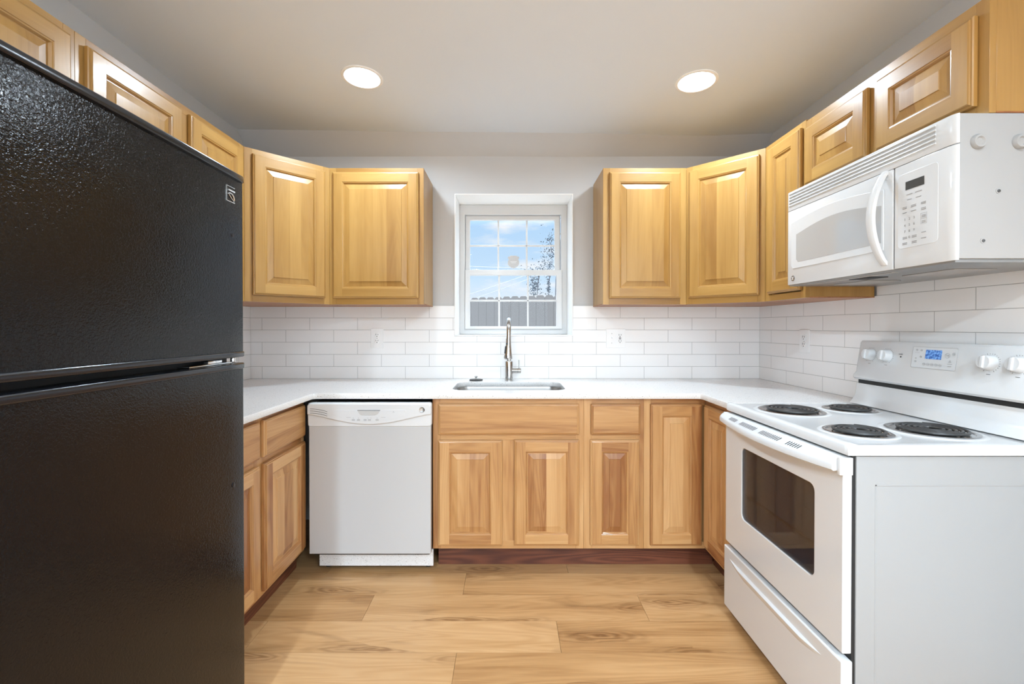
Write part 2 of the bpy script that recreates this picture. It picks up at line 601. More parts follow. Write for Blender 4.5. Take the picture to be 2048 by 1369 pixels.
def shape2d(loops, depth, bevel=0.0, res=2):
    """Filled 2-D outline with holes, thickened along local z (centred)."""
    cu = bpy.data.curves.new('outline', 'CURVE')
    cu.dimensions = '2D'
    cu.fill_mode = 'BOTH'
    cu.extrude = max(depth / 2 - bevel, 0)
    cu.bevel_depth = bevel
    cu.bevel_resolution = res
    cu.offset = -bevel
    for lp in loops:
        s = cu.splines.new('POLY')
        s.points.add(len(lp) - 1)
        for i, p in enumerate(lp):
            s.points[i].co = (p[0], p[1], 0, 1)
        s.use_cyclic_u = True
    ob = bpy.data.objects.new('outline', cu)
    me = bpy.data.meshes.new_from_object(ob)
    bpy.data.objects.remove(ob)
    bpy.data.curves.remove(cu)
    return me


UP = Matrix(((1, 0, 0, 0), (0, 0, -1, 0), (0, 1, 0, 0), (0, 0, 0, 1)))     # local (x,y,z) -> (x,-z,y): shape's face turns to -y


def plate(name, mat, loops, y_front, depth, parent, bevel=0.0, res=2):
    """Outline given in (x,z), front face at y_front, going back by depth."""
    me = shape2d(loops, depth, bevel, res)
    me.transform(UP)
    me.transform(Matrix.Translation((0, y_front + depth / 2, 0)))
    me.update()
    return link(name, me, mat, parent)


def rrect(x0, z0, x1, z1, r, n=6):
    pts = []
    for cx, cz, a0 in ((x1 - r, z0 + r, -PI / 2), (x1 - r, z1 - r, 0), (x0 + r, z1 - r, PI / 2), (x0 + r, z0 + r, PI)):
        for k in range(n + 1):
            a = a0 + PI / 2 * k / n
            pts.append((cx + r * math.cos(a), cz + r * math.sin(a)))
    return pts


def text_mesh(s, size, depth=0.0004):
    cu = bpy.data.curves.new('t', 'FONT')
    cu.body = s
    cu.size = size
    cu.align_x = 'CENTER'
    cu.align_y = 'CENTER'
    cu.extrude = depth / 2
    ob = bpy.data.objects.new('t', cu)
    me = bpy.data.meshes.new_from_object(ob)
    bpy.data.objects.remove(ob)
    bpy.data.curves.remove(cu)
    return me


def add_text(mb, s, size, x, y, z, depth=0.0004):
    """Collect front-facing (-y) lettering into a builder."""
    me = text_mesh(s, size, depth)
    me.transform(UP)
    me.transform(Matrix.Translation((x, y, z)))
    mb.mesh([v.co.copy() for v in me.vertices], [tuple(p.vertices) for p in me.polygons])
    bpy.data.meshes.remove(me)


def thing(name, label, cat, loc=(0, 0, 0), rz=0.0, group=None):
    o = bpy.data.objects.new(name, None)
    o.empty_display_size = 0.1
    COL.objects.link(o)
    o.location = loc
    o.rotation_euler = (0, 0, rz)
    o['label'] = label
    o['category'] = cat
    if group:
        o['group'] = group
    return o


def tag(o, label, cat, group=None):
    o['label'] = label
    o['category'] = cat
    if group:
        o['group'] = group
    return o


def struct(o):
    o['kind'] = 'structure'
    return o


# ================================================================ the setting
XL, XR = -1.662, 1.611                   # tiled faces of the side walls
WL, WR, WB = XL - 0.01, XR + 0.01, 0.01  # plaster faces
YF = -12.0                                # wall behind the camera
WIN = (-0.344, 0.405, 1.194, 2.097)      # x0, x1, z0, z1 of the window opening


def interp(x, tab):
    for (a, b), (c, d) in zip(tab, tab[1:]):
        if x <= c:
            return b + (d - b) * max(0, min(1, (x - a) / (c - a)))
    return tab[-1][1]


BACKLINE = [(-1.68, 2.462), (-0.6, 2.447), (0.0, 2.443), (0.6, 2.436), (1.1, 2.420), (1.63, 2.438)]


def ceil_z(x, y):
    zb = interp(x, BACKLINE)
    zf = 2.492 + (2.442 - 2.492) * (x + 1.68) / 3.31
    t = max(0, min(1, (-y - 0.123) / 1.6))
    t = t * t * (3 - 2 * t)
    return zb + (zf - zb) * t


# floor: one mesh, a quad for every plank so that each has its own grain
mb = MB()
row_w = 0.184
r0 = Y(2.064)
joint = {0: 0.595, 1: -0.215, -1: 0.20, -2: -0.20, 2: 0.3}
for r in range(-60, 14):
    y0 = r0 - row_w + r * row_w
    y1 = y0 + row_w
    if y1 < YF - 0.2 or y0 > 0.3:
        continue
    j = joint.get(r, random.uniform(-0.6, 0.6))
    for k in range(-3, 4):
        x0 = max(j + (k - 1) * 1.22, -1.75)
        x1 = min(j + k * 1.22, 1.70)
        if x1 - x0 < 0.01:
            continue
        mb.board('x', 0.9)
        g = 0.0006
        mb.box(x0 + g, x1 - g, y0 + g, y1 - g, -0.006, 0.0)
mb.board('x', 0, 0.0)
mb.box(-1.75, 1.70, YF - 0.2, 0.3, -0.05, -0.0065)
struct(mb.build('floor', 'floor', smooth=False))

# back wall with the window hole
me = shape2d([[(-1.9, -0.05), (1.9, -0.05), (1.9, 2.62), (-1.9, 2.62)],
              [(WIN[0] - .006, WIN[2] - .006), (WIN[1] + .006, WIN[2] - .006), (WIN[1] + .006, WIN[3] + .006), (WIN[0] - .006, WIN[3] + .006)]], 0.27)
me.transform(UP)
me.transform(Matrix.Translation((0, WB + 0.135, 0)))
wall_back = struct(link('wall_back', me, 'wall', smooth=False))
SIDE = Matrix(((0, 0, 1, 0), (1, 0, 0, 0), (0, 1, 0, 0), (0, 0, 0, 1)))     # outline (x, y) -> world (y, z), thickness along world x
for nm, xc, wn in (('wall_left', WL - 0.06, 'added_window_3'), ('wall_right', WR + 0.06, 'added_window_4')):
    me = shape2d([[(YF, -0.05), (WB, -0.05), (WB, 2.62), (YF, 2.62)], [(-10.7, 0.3), (-6.3, 0.3), (-6.3, 2.2), (-10.7, 2.2)]], 0.12)
    me.transform(Matrix.Translation((xc, 0, 0)) @ SIDE)
    struct(link(nm, me, 'wall', smooth=False))
    me = shape2d([rrect(-10.7, 0.3, -6.3, 2.2, 0.002, 1)] + [rrect(-10.64 + 1.1 * q, 0.36, -9.62 + 1.1 * q, 2.14, 0.002, 1)[::-1] for q in range(4)], 0.04)
    me.transform(Matrix.Translation((xc, 0, 0)) @ SIDE)
    struct(link(wn, me, 'vinyl', smooth=False))  # invented window, out of view, framing the added side light
me = shape2d([[(-1.9, -0.05), (1.9, -0.05), (1.9, 2.62), (-1.9, 2.62)], [(-1.4, 0.05), (1.4, 0.05), (1.4, 2.25), (-1.4, 2.25)]], 0.12)
me.transform(UP)
me.transform(Matrix.Translation((0, YF - 0.06, 0)))
struct(link('wall_front', me, 'white_wall', smooth=False))
w2 = struct(plate('added_window_2', 'vinyl', [rrect(-1.4, 0.05, 1.4, 2.25, 0.002, 1), rrect(-1.33, 0.12, -0.03, 2.18, 0.002, 1)[::-1],
                                       rrect(0.03, 0.12, 1.33, 2.18, 0.002, 1)[::-1]], YF - 0.09, 0.04, None))  # made-up garden door, never in view, for the rear fill light

# ceiling, gently uneven
mb = MB()
nx, ny = 24, 40
xs = [-1.76 + 3.47 * i / nx for i in range(nx + 1)]
ys = [0.02 + (YF - 0.05) * (j / ny) ** 1.4 for j in range(ny + 1)]
vv = [(x, y, ceil_z(x, y)) for y in ys for x in xs]
mb.mesh(vv, [(j * (nx + 1) + i, j * (nx + 1) + i + 1, (j + 1) * (nx + 1) + i + 1, (j + 1) * (nx + 1) + i) for j in range(ny) for i in range(nx)])
struct(mb.build('ceiling', 'ceiling', recalc=False))

# sloped plaster strip between back wall and ceiling
mb = MB()
xs = [-1.675 + 3.30 * i / 30 for i in range(31)]
secs = []
for x in xs:
    zb = ceil_z(x, -0.123)
    secs.append([(x, 0.012, 2.343 - 0.002 * math.sin(x * 4)), (x, -0.125, zb + 0.004), (x, 0.012, zb + 0.006)])
mb.loft(secs)
struct(mb.build('trim_1', 'wall', angle=25))

# white reveal lining of the window opening
mb = MB()
x0, x1, z0, z1 = WIN
t = 0.006
mb.box(x0 - t, x0, 0.0, 0.262, z0 - t, z1 + t)
mb.box(x1, x1 + t, 0.0, 0.262, z0 - t, z1 + t)
mb.box(x0, x1, 0.0, 0.262, z1, z1 + t)
mb.box(x0, x1, -0.001, 0.262, z0 - t, z0)
struct(mb.build('trim_2', 'trim', bevel=0.001, seg=1))


# the window: frame, two sashes with their grids and panes
def wx(v):
    return ((v / 4.026 + 860) - 1018) / 285.0


def wz(v):
    return CZ - ((v / 4.026 + 360) - 655) / 285.0


win = bpy.data.objects.new('window_1', None)
COL.objects.link(win)
struct(win)
win.location = (0, 0.26, 0)
plate('frame', 'vinyl', [rrect(WIN[0], WIN[2], WIN[1], WIN[3], 0.001, 1), rrect(wx(283), wz(1207), wx(1052), wz(288), 0.001, 1)[::-1]], -0.022, 0.04, win, 0.003)


def sash(name, xo0, xo1, zo0, zo1, gx0, gx1, gz0, gz1, mxs_, mzs, yf):
    s = plate(name, 'vinyl', [rrect(xo0, zo0, xo1, zo1, 0.001, 1), rrect(gx0, gz0, gx1, gz1, 0.001, 1)[::-1]], yf, 0.03, win, 0.004)
    m = MB()
    for c in mxs_:
        m.box(c - 0.0062, c + 0.0062, yf + 0.010, yf + 0.022, gz0 - 0.002, gz1 + 0.002)
    for c in mzs:
        m.box(gx0 - 0.002, gx1 + 0.002, yf + 0.010, yf + 0.022, c - 0.0062, c + 0.0062)
    m.build('muntin_grid', 'vinyl', s, bevel=0.003)
    MB().box(gx0 - 0.003, gx1 + 0.003, yf + 0.0235, yf + 0.0275, gz0 - 0.003, gz1 + 0.003).build('pane', 'glass', s, smooth=False)


sash('upper_sash', wx(284), wx(1048), wz(770), wz(289), wx(322), wx(1003), wz(735), wz(325), [wx(550), wx(779)], [wz(530)], 0.002)
sash('lower_sash', wx(284), wx(1061), wz(1206), wz(730), wx(325), wx(1014), wz(1180), wz(772), [wx(557), wx(787)], [wz(975)], -0.032)

# shield sticker on the upper middle pane
pts = [(-.55, 1), (.55, 1), (.62, .85), (.85, .88), (1.0, .62), (.8, .45), (.95, .1), (.95, -.3), (.75, -.65), (.3, -.9), (.05, -1.0), (-.05, -1.0), (-.3, -.9), (-.75, -.65), (-.95, -.3), (-.95, .1), (-.8, .45), (-1.0, .62), (-.85, .88), (-.62, .85)]
cx, cz = (wx(625) + wx(720)) / 2, (wz(608) + wz(712)) / 2
hx, hz = (wx(720) - wx(625)) / 2, (wz(608) - wz(712)) / 2
stk = thing('security_sticker', 'pale shield-shaped sticker on the upper middle windowpane', 'sticker', (cx, 0.279, cz))
plate('shield', 'sticker', [[(p[0] * hx, p[1] * hz) for p in pts][::-1]], 0.0, 0.001, stk)
m = MB()
m.box(-hx * .4, hx * .4, -0.0004, 0.0, -0.006, -0.004)
m.box(-hx * .55, hx * .55, -0.0004, 0.0, 0.002, 0.004)
m.build('printed_lines', 'trim', stk, smooth=False)

# backsplash tiles: UV in metres along the wall and up
def tiles(name, loops, mat, label, place):
    me = shape2d(loops, 0.0095)
    uvl = me.uv_layers.new(name='UVMap') if not me.uv_layers else me.uv_layers[0]
    for l in me.loops:
        co = me.vertices[l.vertex_index].co
        uvl.data[l.index].uv = (co.x, co.y)
    me.transform(place)
    return tag(link(name, me, mat, smooth=False), label, 'backsplash')


tb = [(XL + .0005, 0.900), (XR - .0005, 0.900), (XR - .0005, 1.3838), (WIN[1] + .0065, 1.3838), (WIN[1] + .0065, WIN[2] - .007), (WIN[0] - .0065, WIN[2] - .007), (WIN[0] - .0065, 1.3838), (XL + .0005, 1.3838)]
tiles('tile_backsplash', [tb], 'tile_back', 'white subway tile backsplash behind the sink and under the window', Matrix.Translation((0, 0.00475, 0)) @ UP)
ts = [(Y(2.868), 0.900), (Y(0.6), 0.900), (Y(0.6), 1.4621), (Y(1.955), 1.4621), (Y(1.955), 1.3838), (Y(2.868), 1.3838)]
# local x = world y, local y = z, thickness along world x
SIDE = Matrix(((0, 0, 1, 0), (1, 0, 0, 0), (0, 1, 0, 0), (0, 0, 0, 1)))
tiles('tile_backsplash', [ts[::-1]], 'tile_side', 'white subway tile backsplash behind the range and under the microwave', Matrix.Translation((XR + 0.005, 0, 0)) @ SIDE)
ts = [(Y(2.868), 0.900), (Y(1.45), 0.900), (Y(1.45), 1.3838), (Y(2.868), 1.3838)]
tiles('tile_backsplash', [ts[::-1]], 'tile_side', 'strip of white subway tile backsplash showing beside the refrigerator', Matrix.Translation((XL - 0.005, 0, 0)) @ SIDE)


# ================================================================ cabinets
OUT = [(0, 0.0), (0, -0.0105), (0.0025, -0.0135), (0.006, -0.0142), (0.0072, -0.0172), (0.0105, -0.019)]


def ring(mb, x0, z0, x1, z1, a, ya, b, yb, allz=False):
    P = lambda i, y: [(x0 + i, y, z0 + i), (x1 - i, y, z0 + i), (x1 - i, y, z1 - i), (x0 + i, y, z1 - i)]
    A, B = P(a, ya), P(b, yb)
    for k, g in ((0, 'x'), (1, 'z'), (2, 'x'), (3, 'z')):
        mb.grain = 'z' if allz else g
        j = (k + 1) % 4
        mb.face([A[k], A[j], B[j], B[k]])


def make_door(x0, z0, x1, z1, parent, mat, sw=0.056, y=0.0):
    """Frame-and-raised-panel door lying against the face frame (front towards -y)."""
    Wd, H = x1 - x0, z1 - z0
    sw = min(sw, Wd * 0.26)
    mb = MB()
    mb.board('z', 0.5)
    for (a, ya), (b, yb) in zip(OUT, OUT[1:]):
        ring(mb, 0, 0, Wd, H, a, ya, b, yb)
    o = OUT[-1][0]
    yf = -0.019
    mb.board('z', 0.8); mb.face([(o, yf, o), (sw, yf, o), (sw, yf, H - o), (o, yf, H - o)])
    mb.board('z', 0.8); mb.face([(Wd - sw, yf, o), (Wd - o, yf, o), (Wd - o, yf, H - o), (Wd - sw, yf, H - o)])
    mb.board('x', 0.8); mb.face([(sw, yf, o), (Wd - sw, yf, o), (Wd - sw, yf, sw), (sw, yf, sw)])
    mb.board('x', 0.8); mb.face([(sw, yf, H - sw), (Wd - sw, yf, H - sw), (Wd - sw, yf, H - o), (sw, yf, H - o)])
    mb.board('z', 0.3, 0.42)
    inn = [(sw, yf), (sw + 0.0015, -0.0168), (sw + 0.0055, -0.0160), (sw + 0.0100, -0.0092), (sw + 0.0100, -0.006)]
    for (a, ya), (b, yb) in zip(inn, inn[1:]):
        ring(mb, 0, 0, Wd, H, a, ya, b, yb)
    mb.face([(0, 0, 0), (0, 0, H), (Wd, 0, H), (Wd, 0, 0)])
    d = mb.build('door', mat, parent, loc=(x0, y - 0.002, z0), recalc=False, angle=20)
    # raised panel glued up from strips
    p = MB()
    i0, i1, i2 = sw + 0.0095, sw + 0.013, sw + 0.040
    if Wd < 0.24:
        i2 = sw + 0.030
    yb0, yb1, yt = -0.0085, -0.0140, -0.0165
    cuts = [i2]
    while cuts[-1] < Wd - i2:
        cuts.append(cuts[-1] + random.uniform(0.045, 0.095))
    cuts[-1] = Wd - i2
    if len(cuts) > 2 and cuts[-1] - cuts[-2] < 0.025:
        cuts.pop(-2)
    n = len(cuts) - 1
    e = i2 + 0.0012
    for k in range(n):
        p.board('z', 1.0)
        a, b = cuts[k], cuts[k + 1]
        ta = a + (0.0012 if k == 0 else 0)
        tb_ = b - (0.0012 if k == n - 1 else 0)
        p.face([(ta, yt, e), (tb_, yt, e), (tb_, yt, H - e), (ta, yt, H - e)])
        oa, ob_ = (i1 if k == 0 else a), (Wd - i1 if k == n - 1 else b)
        p.face([(oa, yb0, i1), (ob_, yb0, i1), (b, yb1, i2), (a, yb1, i2)])
        p.face([(a, yb1, H - i2), (b, yb1, H - i2), (ob_, yb0, H - i1), (oa, yb0, H - i1)])
        p.face([(a, yb1, i2), (b, yb1, i2), (tb_, yt, e), (ta, yt, e)])
        p.face([(ta, yt, H - e), (tb_, yt, H - e), (b, yb1, H - i2), (a, yb1, H - i2)])
        if k == 0:
            p.face([(i1, yb0, i1), (a, yb1, i2), (a, yb1, H - i2), (i1, yb0, H - i1)])
            p.face([(a, yb1, i2), (ta, yt, e), (ta, yt, H - e), (a, yb1, H - i2)])
        if k == n - 1:
            p.face([(b, yb1, i2), (Wd - i1, yb0, i1), (Wd - i1, yb0, H - i1), (b, yb1, H - i2)])
            p.face([(tb_, yt, e), (b, yb1, i2), (b, yb1, H - i2), (tb_, yt, H - e)])
    ring(p, 0, 0, Wd, H, i0 - 0.002, yb0, i1, yb0, True)
    p.build('raised_panel', mat, d, recalc=False, angle=8)
    return d


def make_drawer(x0, z0, x1, z1, parent, mat):
    Wd, H = x1 - x0, z1 - z0
    mb = MB()
    mb.board('x', 0.6)
    for (a, ya), (b, yb) in zip(OUT, OUT[1:]):
        ring(mb, 0, 0, Wd, H, a, ya, b, yb)
    o = OUT[-1][0]
    mid = o + (H - 2 * o) * random.uniform(0.4, 0.7)
    for a, b in ((o, mid), (mid, H - o)):
        mb.board('x', 0.55)
        mb.face([(o, -0.019, a), (Wd - o, -0.019, a), (Wd - o, -0.019, b), (o, -0.019, b)])
    mb.face([(0, 0, 0), (0, 0, H), (Wd, 0, H), (Wd, 0, 0)])
    return mb.build('drawer_front', mat, parent, loc=(x0, -0.002, z0), recalc=False, angle=20)


FT = 0.019


def frame_boards(parent, mat, stiles, rails):
    mb = MB()
    for x0, x1, z0, z1 in stiles:
        mb.board('z', 0.7); mb.box(x0, x1, 0, FT, z0, z1)
    for x0, x1, z0, z1 in rails:
        mb.board('x', 0.7); mb.box(x0, x1, 0, FT, z0, z1)
    return mb.build('face_frame', mat, parent, bevel=0.0007, seg=1)


def carcass(parent, mat, poly, z0, z1):
    mb = MB()
    mb.board('z', 0.3, 0.55)
    mb.prism(poly, z0, z1)
    return mb.build('carcass', mat, parent, bevel=0.001, seg=1)


def underside(parent, poly, z):
    mb = MB()
    mb.board('x', 0.3)
    mb.prism(poly, z - 0.004, z)
    return mb.build('bottom_panel', 'wood_under', parent)


def wall_cabinet(label, loc, rz, Wd, z0, z1, depth, doors, stiles, mat='wood', st=0.036, poly=None, name='wall_cabinet'):
    t = thing(name, label, 'cabinet', (loc[0], loc[1], z0), rz)
    H = z1 - z0
    if poly is None:
        poly = [(0, FT), (Wd, FT), (Wd, depth), (0, depth)]
    carcass(t, mat, poly, 0.004, H)
    inset = [(p[0] + (0.01 if p[0] < Wd / 2 else -0.01) * 0, p[1]) for p in poly]
    underside(t, inset, 0.004)
    sts = [(0, st, 0, H), (Wd - st, Wd, 0, H)] + [(a, b, st, H - st) for a, b in stiles]
    frame_boards(t, mat, sts, [(st, Wd - st, 0, st), (st, Wd - st, H - st, H)])
    for d in doors:
        make_door(d[0], d[1] - z0, d[2], d[3] - z0, t, mat)
    return t


def to_local(pts, origin, rz):
    c, s = math.cos(-rz), math.sin(-rz)
    return [((x - origin[0]) * c - (y - origin[1]) * s, (x - origin[0]) * s + (y - origin[1]) * c) for x, y in pts]


UZ0, UZ1 = 1.376, 2.158
DZ0, DZ1 = 1.411, 2.130
UF = 2.563                                    # distance from camera of the upper face frames on the back wall
# back wall, left of the window
wall_cabinet('honey wood wall cabinet with one door, beside the window on its left', (-1.029, Y(UF)), 0, 0.540, UZ0, UZ1, -Y(UF) - 0.001,
             [(0.022, DZ0, 0.512, DZ1)], [])
# left diagonal corner
P1 = (-1.337, Y(2.255))
PL = [(-1.337 + FT * .7071, Y(2.255) + FT * .7071 * 0 + FT * .7071), (-1.0295, Y(UF) + FT), (-1.0295, -0.001), (XL + .001, -0.001), (XL + .001, Y(2.255) + .001), (-1.337 - 0.002, Y(2.255) + .001)]
PLp = [(-1.337, Y(2.255) + 0.001), (-1.0295, Y(UF) + 0.001), (-1.0295, -0.001), (XL + .001, -0.001), (XL + .001, Y(2.255) + .001)]
loc_poly = to_local(PLp, P1, rad(45))
loc_poly = [(x, max(y, FT)) for x, y in loc_poly]
wd = math.hypot(0.308, 0.308)
wall_cabinet('honey wood diagonal corner wall cabinet standing out just past the refrigerator', P1, rad(45), wd, UZ0, UZ1, 0.3,
             [(0.036, DZ0, wd - 0.030, DZ1)], [], poly=loc_poly)
# left run
xo = -1.337
run_L = 2.2545 - 1.379
wall_cabinet('honey wood two-door wall cabinet on the left wall, between refrigerator cabinet and corner', (xo, Y(1.379)), rad(90), run_L, UZ0, UZ1, 0.324,
             [(0.028, DZ0, 1.810 - 1.379, DZ1), (1.860 - 1.379, DZ0, 2.222 - 1.379, DZ1)], [(1.800 - 1.379, 1.870 - 1.379)])
wall_cabinet('short honey wood cabinet above the black refrigerator', (xo, Y(0.60)), rad(90), 0.7785, 1.775, UZ1, 0.324,
             [(0.028, 1.805, 0.375, DZ1), (0.410, 1.805, 0.754, DZ1)], [(0.37, 0.415)])
# back wall, right of the window
wall_cabinet('honey wood wall cabinet with one door, beside the window on its right', (0.540, Y(UF)), 0, 0.4775, UZ0, UZ1, -Y(UF) - 0.001,
             [(0.034, DZ0, 0.440, DZ1)], [])
P2 = (1.018, Y(UF))
PR = [(1.0185, Y(UF) + .001), (1.306, Y(2.275) + .001), (XR - .001, Y(2.275) + .001), (XR - .001, -0.001), (1.0185, -0.001)]
loc_poly = to_local(PR, P2, rad(-45))
loc_poly = [(x, max(y, FT)) for x, y in loc_poly]
wd = math.hypot(0.288, 0.288)
wall_cabinet('honey wood diagonal corner wall cabinet between window cabinet and narrow cabinet', P2, rad(-45), wd, UZ0, UZ1, 0.3,
             [(0.018, DZ0, wd - 0.026, DZ1)], [], poly=loc_poly)
wall_cabinet('narrow honey wood wall cabinet right before the white microwave', (1.306, Y(2.2745)), rad(-90), 2.2745 - 1.9655, UZ0, UZ1, 0.304,
             [(0.040, DZ0, 2.2745 - 1.985, DZ1)], [], st=0.03)
wall_cabinet('short honey wood two-door cabinet above the white microwave', (1.306, Y(1.965)), rad(-90), 1.965 - 1.217, 1.829, 2.150, 0.304,
             [(0.012, 1.861, 1.965 - 1.617, 2.112), (1.965 - 1.575, 1.861, 1.965 - 1.246, 2.112)], [(0.345, 0.393)])

# base cabinets
BZ, BT = 0.120, 0.8865
BF = 2.258
mat = 'wood_base'


def base_cabinet(name, label, loc, rz, Wd, depth, stiles, rails, doors, drawers, top=None):
    t = thing(name, label, 'cabinet', (loc[0], loc[1], BZ), rz)
    carcass(t, mat, [(0, FT), (Wd, FT), (Wd, depth), (0, depth)], 0, (top or BT) - BZ)
    fb = lambda q: [(a, b, c - BZ, d - BZ) for a, b, c, d in q]
    frame_boards(t, mat, fb(stiles), fb(rails))
    for d in drawers:
        make_drawer(d[0], d[1] - BZ, d[2], d[3] - BZ, t, mat)
    for d in doors:
        make_door(d[0], d[1] - BZ, d[2], d[3] - BZ, t, mat)
    return t


x = -0.387
base_cabinet('sink_cabinet', 'honey wood two-door base cabinet under the sink with wide false drawer front', (x, Y(BF)), 0, 0.7665, 0.56,
             [(0, 0.04, BZ, BT), (0.7265, 0.7665, BZ, BT), (0.345, 0.42, 0.16, 0.672)],
             [(0.04, 0.7265, BZ, 0.16), (0.04, 0.7265, 0.84, BT), (0.04, 0.7265, 0.672, 0.712)],
             [(-0.358 - x, 0.141, -0.034 - x, 0.674), (0.027 - x, 0.143, 0.353 - x, 0.676)], [(-0.356 - x, 0.703, 0.353 - x, 0.857)], top=0.69)
x = 0.380
base_cabinet('drawer_cabinet', 'slim honey wood base cabinet with one drawer over one door, next to sink cabinet', (x, Y(BF)), 0, 0.3035, 0.56,
             [(0, 0.04, BZ, BT), (0.2635, 0.3035, BZ, BT)], [(0.04, 0.2635, BZ, 0.16), (0.04, 0.2635, 0.84, BT), (0.04, 0.2635, 0.672, 0.712)],
             [(0.410 - x, 0.143, 0.657 - x, 0.676)], [(0.414 - x, 0.703, 0.662 - x, 0.857)])
# corner cabinet with two full-height doors meeting at the inner corner
cx = 0.996
t = thing('corner_cabinet', 'honey wood corner base cabinet with two tall doors meeting beside the range', 'cabinet', (0.684, Y(BF), BZ))
carcass(t, mat, [(0, FT), (cx + FT - 0.684, FT), (cx + FT - 0.684, -0.31), (XR - 0.684 - .002, -0.31), (XR - 0.684 - .002, 0.59), (0, 0.59)], 0, BT - BZ)
H = BT - BZ
frame_boards(t, mat, [(0, 0.035, 0, H)], [(0.035, cx - 0.684, 0, 0.035), (0.035, cx - 0.684, H - 0.04, H)])
fr = MB()
fr.board('z'); fr.box(cx - 0.684, cx - 0.684 + FT, -0.308, -0.285, 0, H)
fr.board('y'); fr.box(cx - 0.684, cx - 0.684 + FT, -0.285, 0, 0, 0.035)
fr.board('y'); fr.box(cx - 0.684, cx - 0.684 + FT, -0.285, 0, H - 0.04, H)
fr.build('face_frame', mat, t, bevel=0.0007, seg=1)
make_door(0.714 - 0.684, 0.142 - BZ, 0.974 - 0.684, 0.857 - BZ, t, mat)
d = make_door(0, 0, 0.282, 0.715, t, mat)
d.location = (cx - 0.684 - 0.002, -0.0005 - 0.021, 0.142 - BZ)
d.rotation_euler = (0, 0, rad(-90))
# left base
base_cabinet('base_cabinet', 'honey wood base cabinet with drawers over doors, between refrigerator and dishwasher', (-1.035, Y(1.40)), rad(90), 0.845, 0.61,
             [(0, 0.03, BZ, BT), (0.815, 0.845, BZ, BT), (0.405, 0.47, BZ, BT)],
             [(0.03, 0.405, BZ, 0.16), (0.03, 0.405, 0.84, BT), (0.03, 0.405, 0.672, 0.712), (0.47, 0.815, BZ, 0.16), (0.47, 0.815, 0.84, BT), (0.47, 0.815, 0.672, 0.712)],
             [(0.020, 0.141, 1.822 - 1.40, 0.675), (1.855 - 1.40, 0.141, 2.228 - 1.40, 0.675)],
             [(0.020, 0.703, 1.822 - 1.40, 0.857), (1.855 - 1.40, 0.703, 2.228 - 1.40, 0.857)])

# toe kick boards
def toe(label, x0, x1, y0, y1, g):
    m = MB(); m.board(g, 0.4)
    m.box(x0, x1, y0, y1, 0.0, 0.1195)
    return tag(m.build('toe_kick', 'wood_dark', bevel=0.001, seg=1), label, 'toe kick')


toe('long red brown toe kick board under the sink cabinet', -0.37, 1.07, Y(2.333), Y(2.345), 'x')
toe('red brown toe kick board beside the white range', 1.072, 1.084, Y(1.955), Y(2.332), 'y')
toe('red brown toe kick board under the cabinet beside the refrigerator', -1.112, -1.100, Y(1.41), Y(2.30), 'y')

# ---------------------------------------------------------------- countertop, sink, faucet
CT0, CT1 = 0.887, 0.914
outer = [(XL + .001, -0.001), (XL + .001, Y(1.405)), (-0.977, Y(1.405)), (-0.977, Y(2.223) - 0.02), (-0.971, Y(2.223) - 0.006), (-0.957, Y(2.223)),
         (0.938, Y(2.223)), (0.952, Y(2.223) - 0.006), (0.958, Y(2.223) - 0.02), (0.956, Y(1.9465)), (XR - .001, Y(1.9465)), (XR - .001, -0.001)]
SX0, SX1, SY0, SY1 = -0.305, 0.303, Y(2.343), Y(2.695)
hole = rrect(SX0, SY0, SX1, SY1, 0.07, 8)
me = shape2d([outer[::-1], hole], CT1 - CT0, 0.0015, 1)
me.transform(Matrix.Translation((0, 0, (CT0 + CT1) / 2)))
tag(link('countertop', me, 'quartz'), 'white speckled quartz countertop running round the three walls', 'countertop')

snk = thing('sink', 'undermount stainless steel sink bowl below the window', 'sink', (0, (SY0 + SY1) / 2, 0.70))
secs = []
yc = (SY0 + SY1) / 2
for ins, z, r in ((-0.022, 0.8865, 0.08), (0.004, 0.8865, 0.07), (0.006, 0.87, 0.07), (0.012, 0.74, 0.06), (0.03, 0.715, 0.05), (0.12, 0.708, 0.04)):
    secs.append([(p[0], p[1] - yc, z - 0.70) for p in rrect(SX0 + ins, SY0 + ins, SX1 - ins, SY1 - ins, r, 6)])
m = MB(); m.loft(secs, cap=False)
n = len(secs[0]); m.mesh(secs[-1], [tuple(range(n))])
m.build('bowl', 'steel', snk)
MB().lathe([(0.05, 0), (0.05, 0.003), (0.04, 0.004), (0.015, 0.001)], (0, 0, 0.008), seg=24).build('drain', 'chrome', snk)

fc = thing('faucet', 'stainless gooseneck pull-down faucet behind the sink', 'faucet', (0.0, Y(2.765), CT1))
MB().lathe([(0.0265, 0), (0.0265, 0.006), (0.0245, 0.008), (0.0245, 0.117), (0.0225, 0.120)], seg=32).build('body', 'faucet', fc)
R = 0.092
path = [(0, 0, 0.118), (0, 0, 0.20), (0, 0, 0.285)]
for k in range(1, 15):
    a = PI * k / 14
    path.append((-0.002 * k / 14, -R + R * math.cos(a), 0.285 + R * math.sin(a)))
path.append((-0.003, -2 * R - 0.004, 0.262))
m = MB(); m.tube(path, 0.0128, 16); m.build('spout', 'faucet', fc)
w = MB()
w.tube([(-0.003, -2 * R - 0.004, 0.264), (-0.003, -2 * R - 0.007, 0.235), (-0.004, -2 * R - 0.014, 0.190), (-0.005, -2 * R - 0.022, 0.155), (-0.005, -2 * R - 0.023, 0.150)],
       [0.0150, 0.0152, 0.0195, 0.0255, 0.0235], 20)
wand = w.build('spray_head', 'faucet', fc)
m = MB(); m.tube([(-0.0175, -2 * R - 0.020, 0.222), (-0.021, -2 * R - 0.026, 0.180)], [0.0055, 0.0065], 10)
m.build('spray_button', 'rubber', wand)
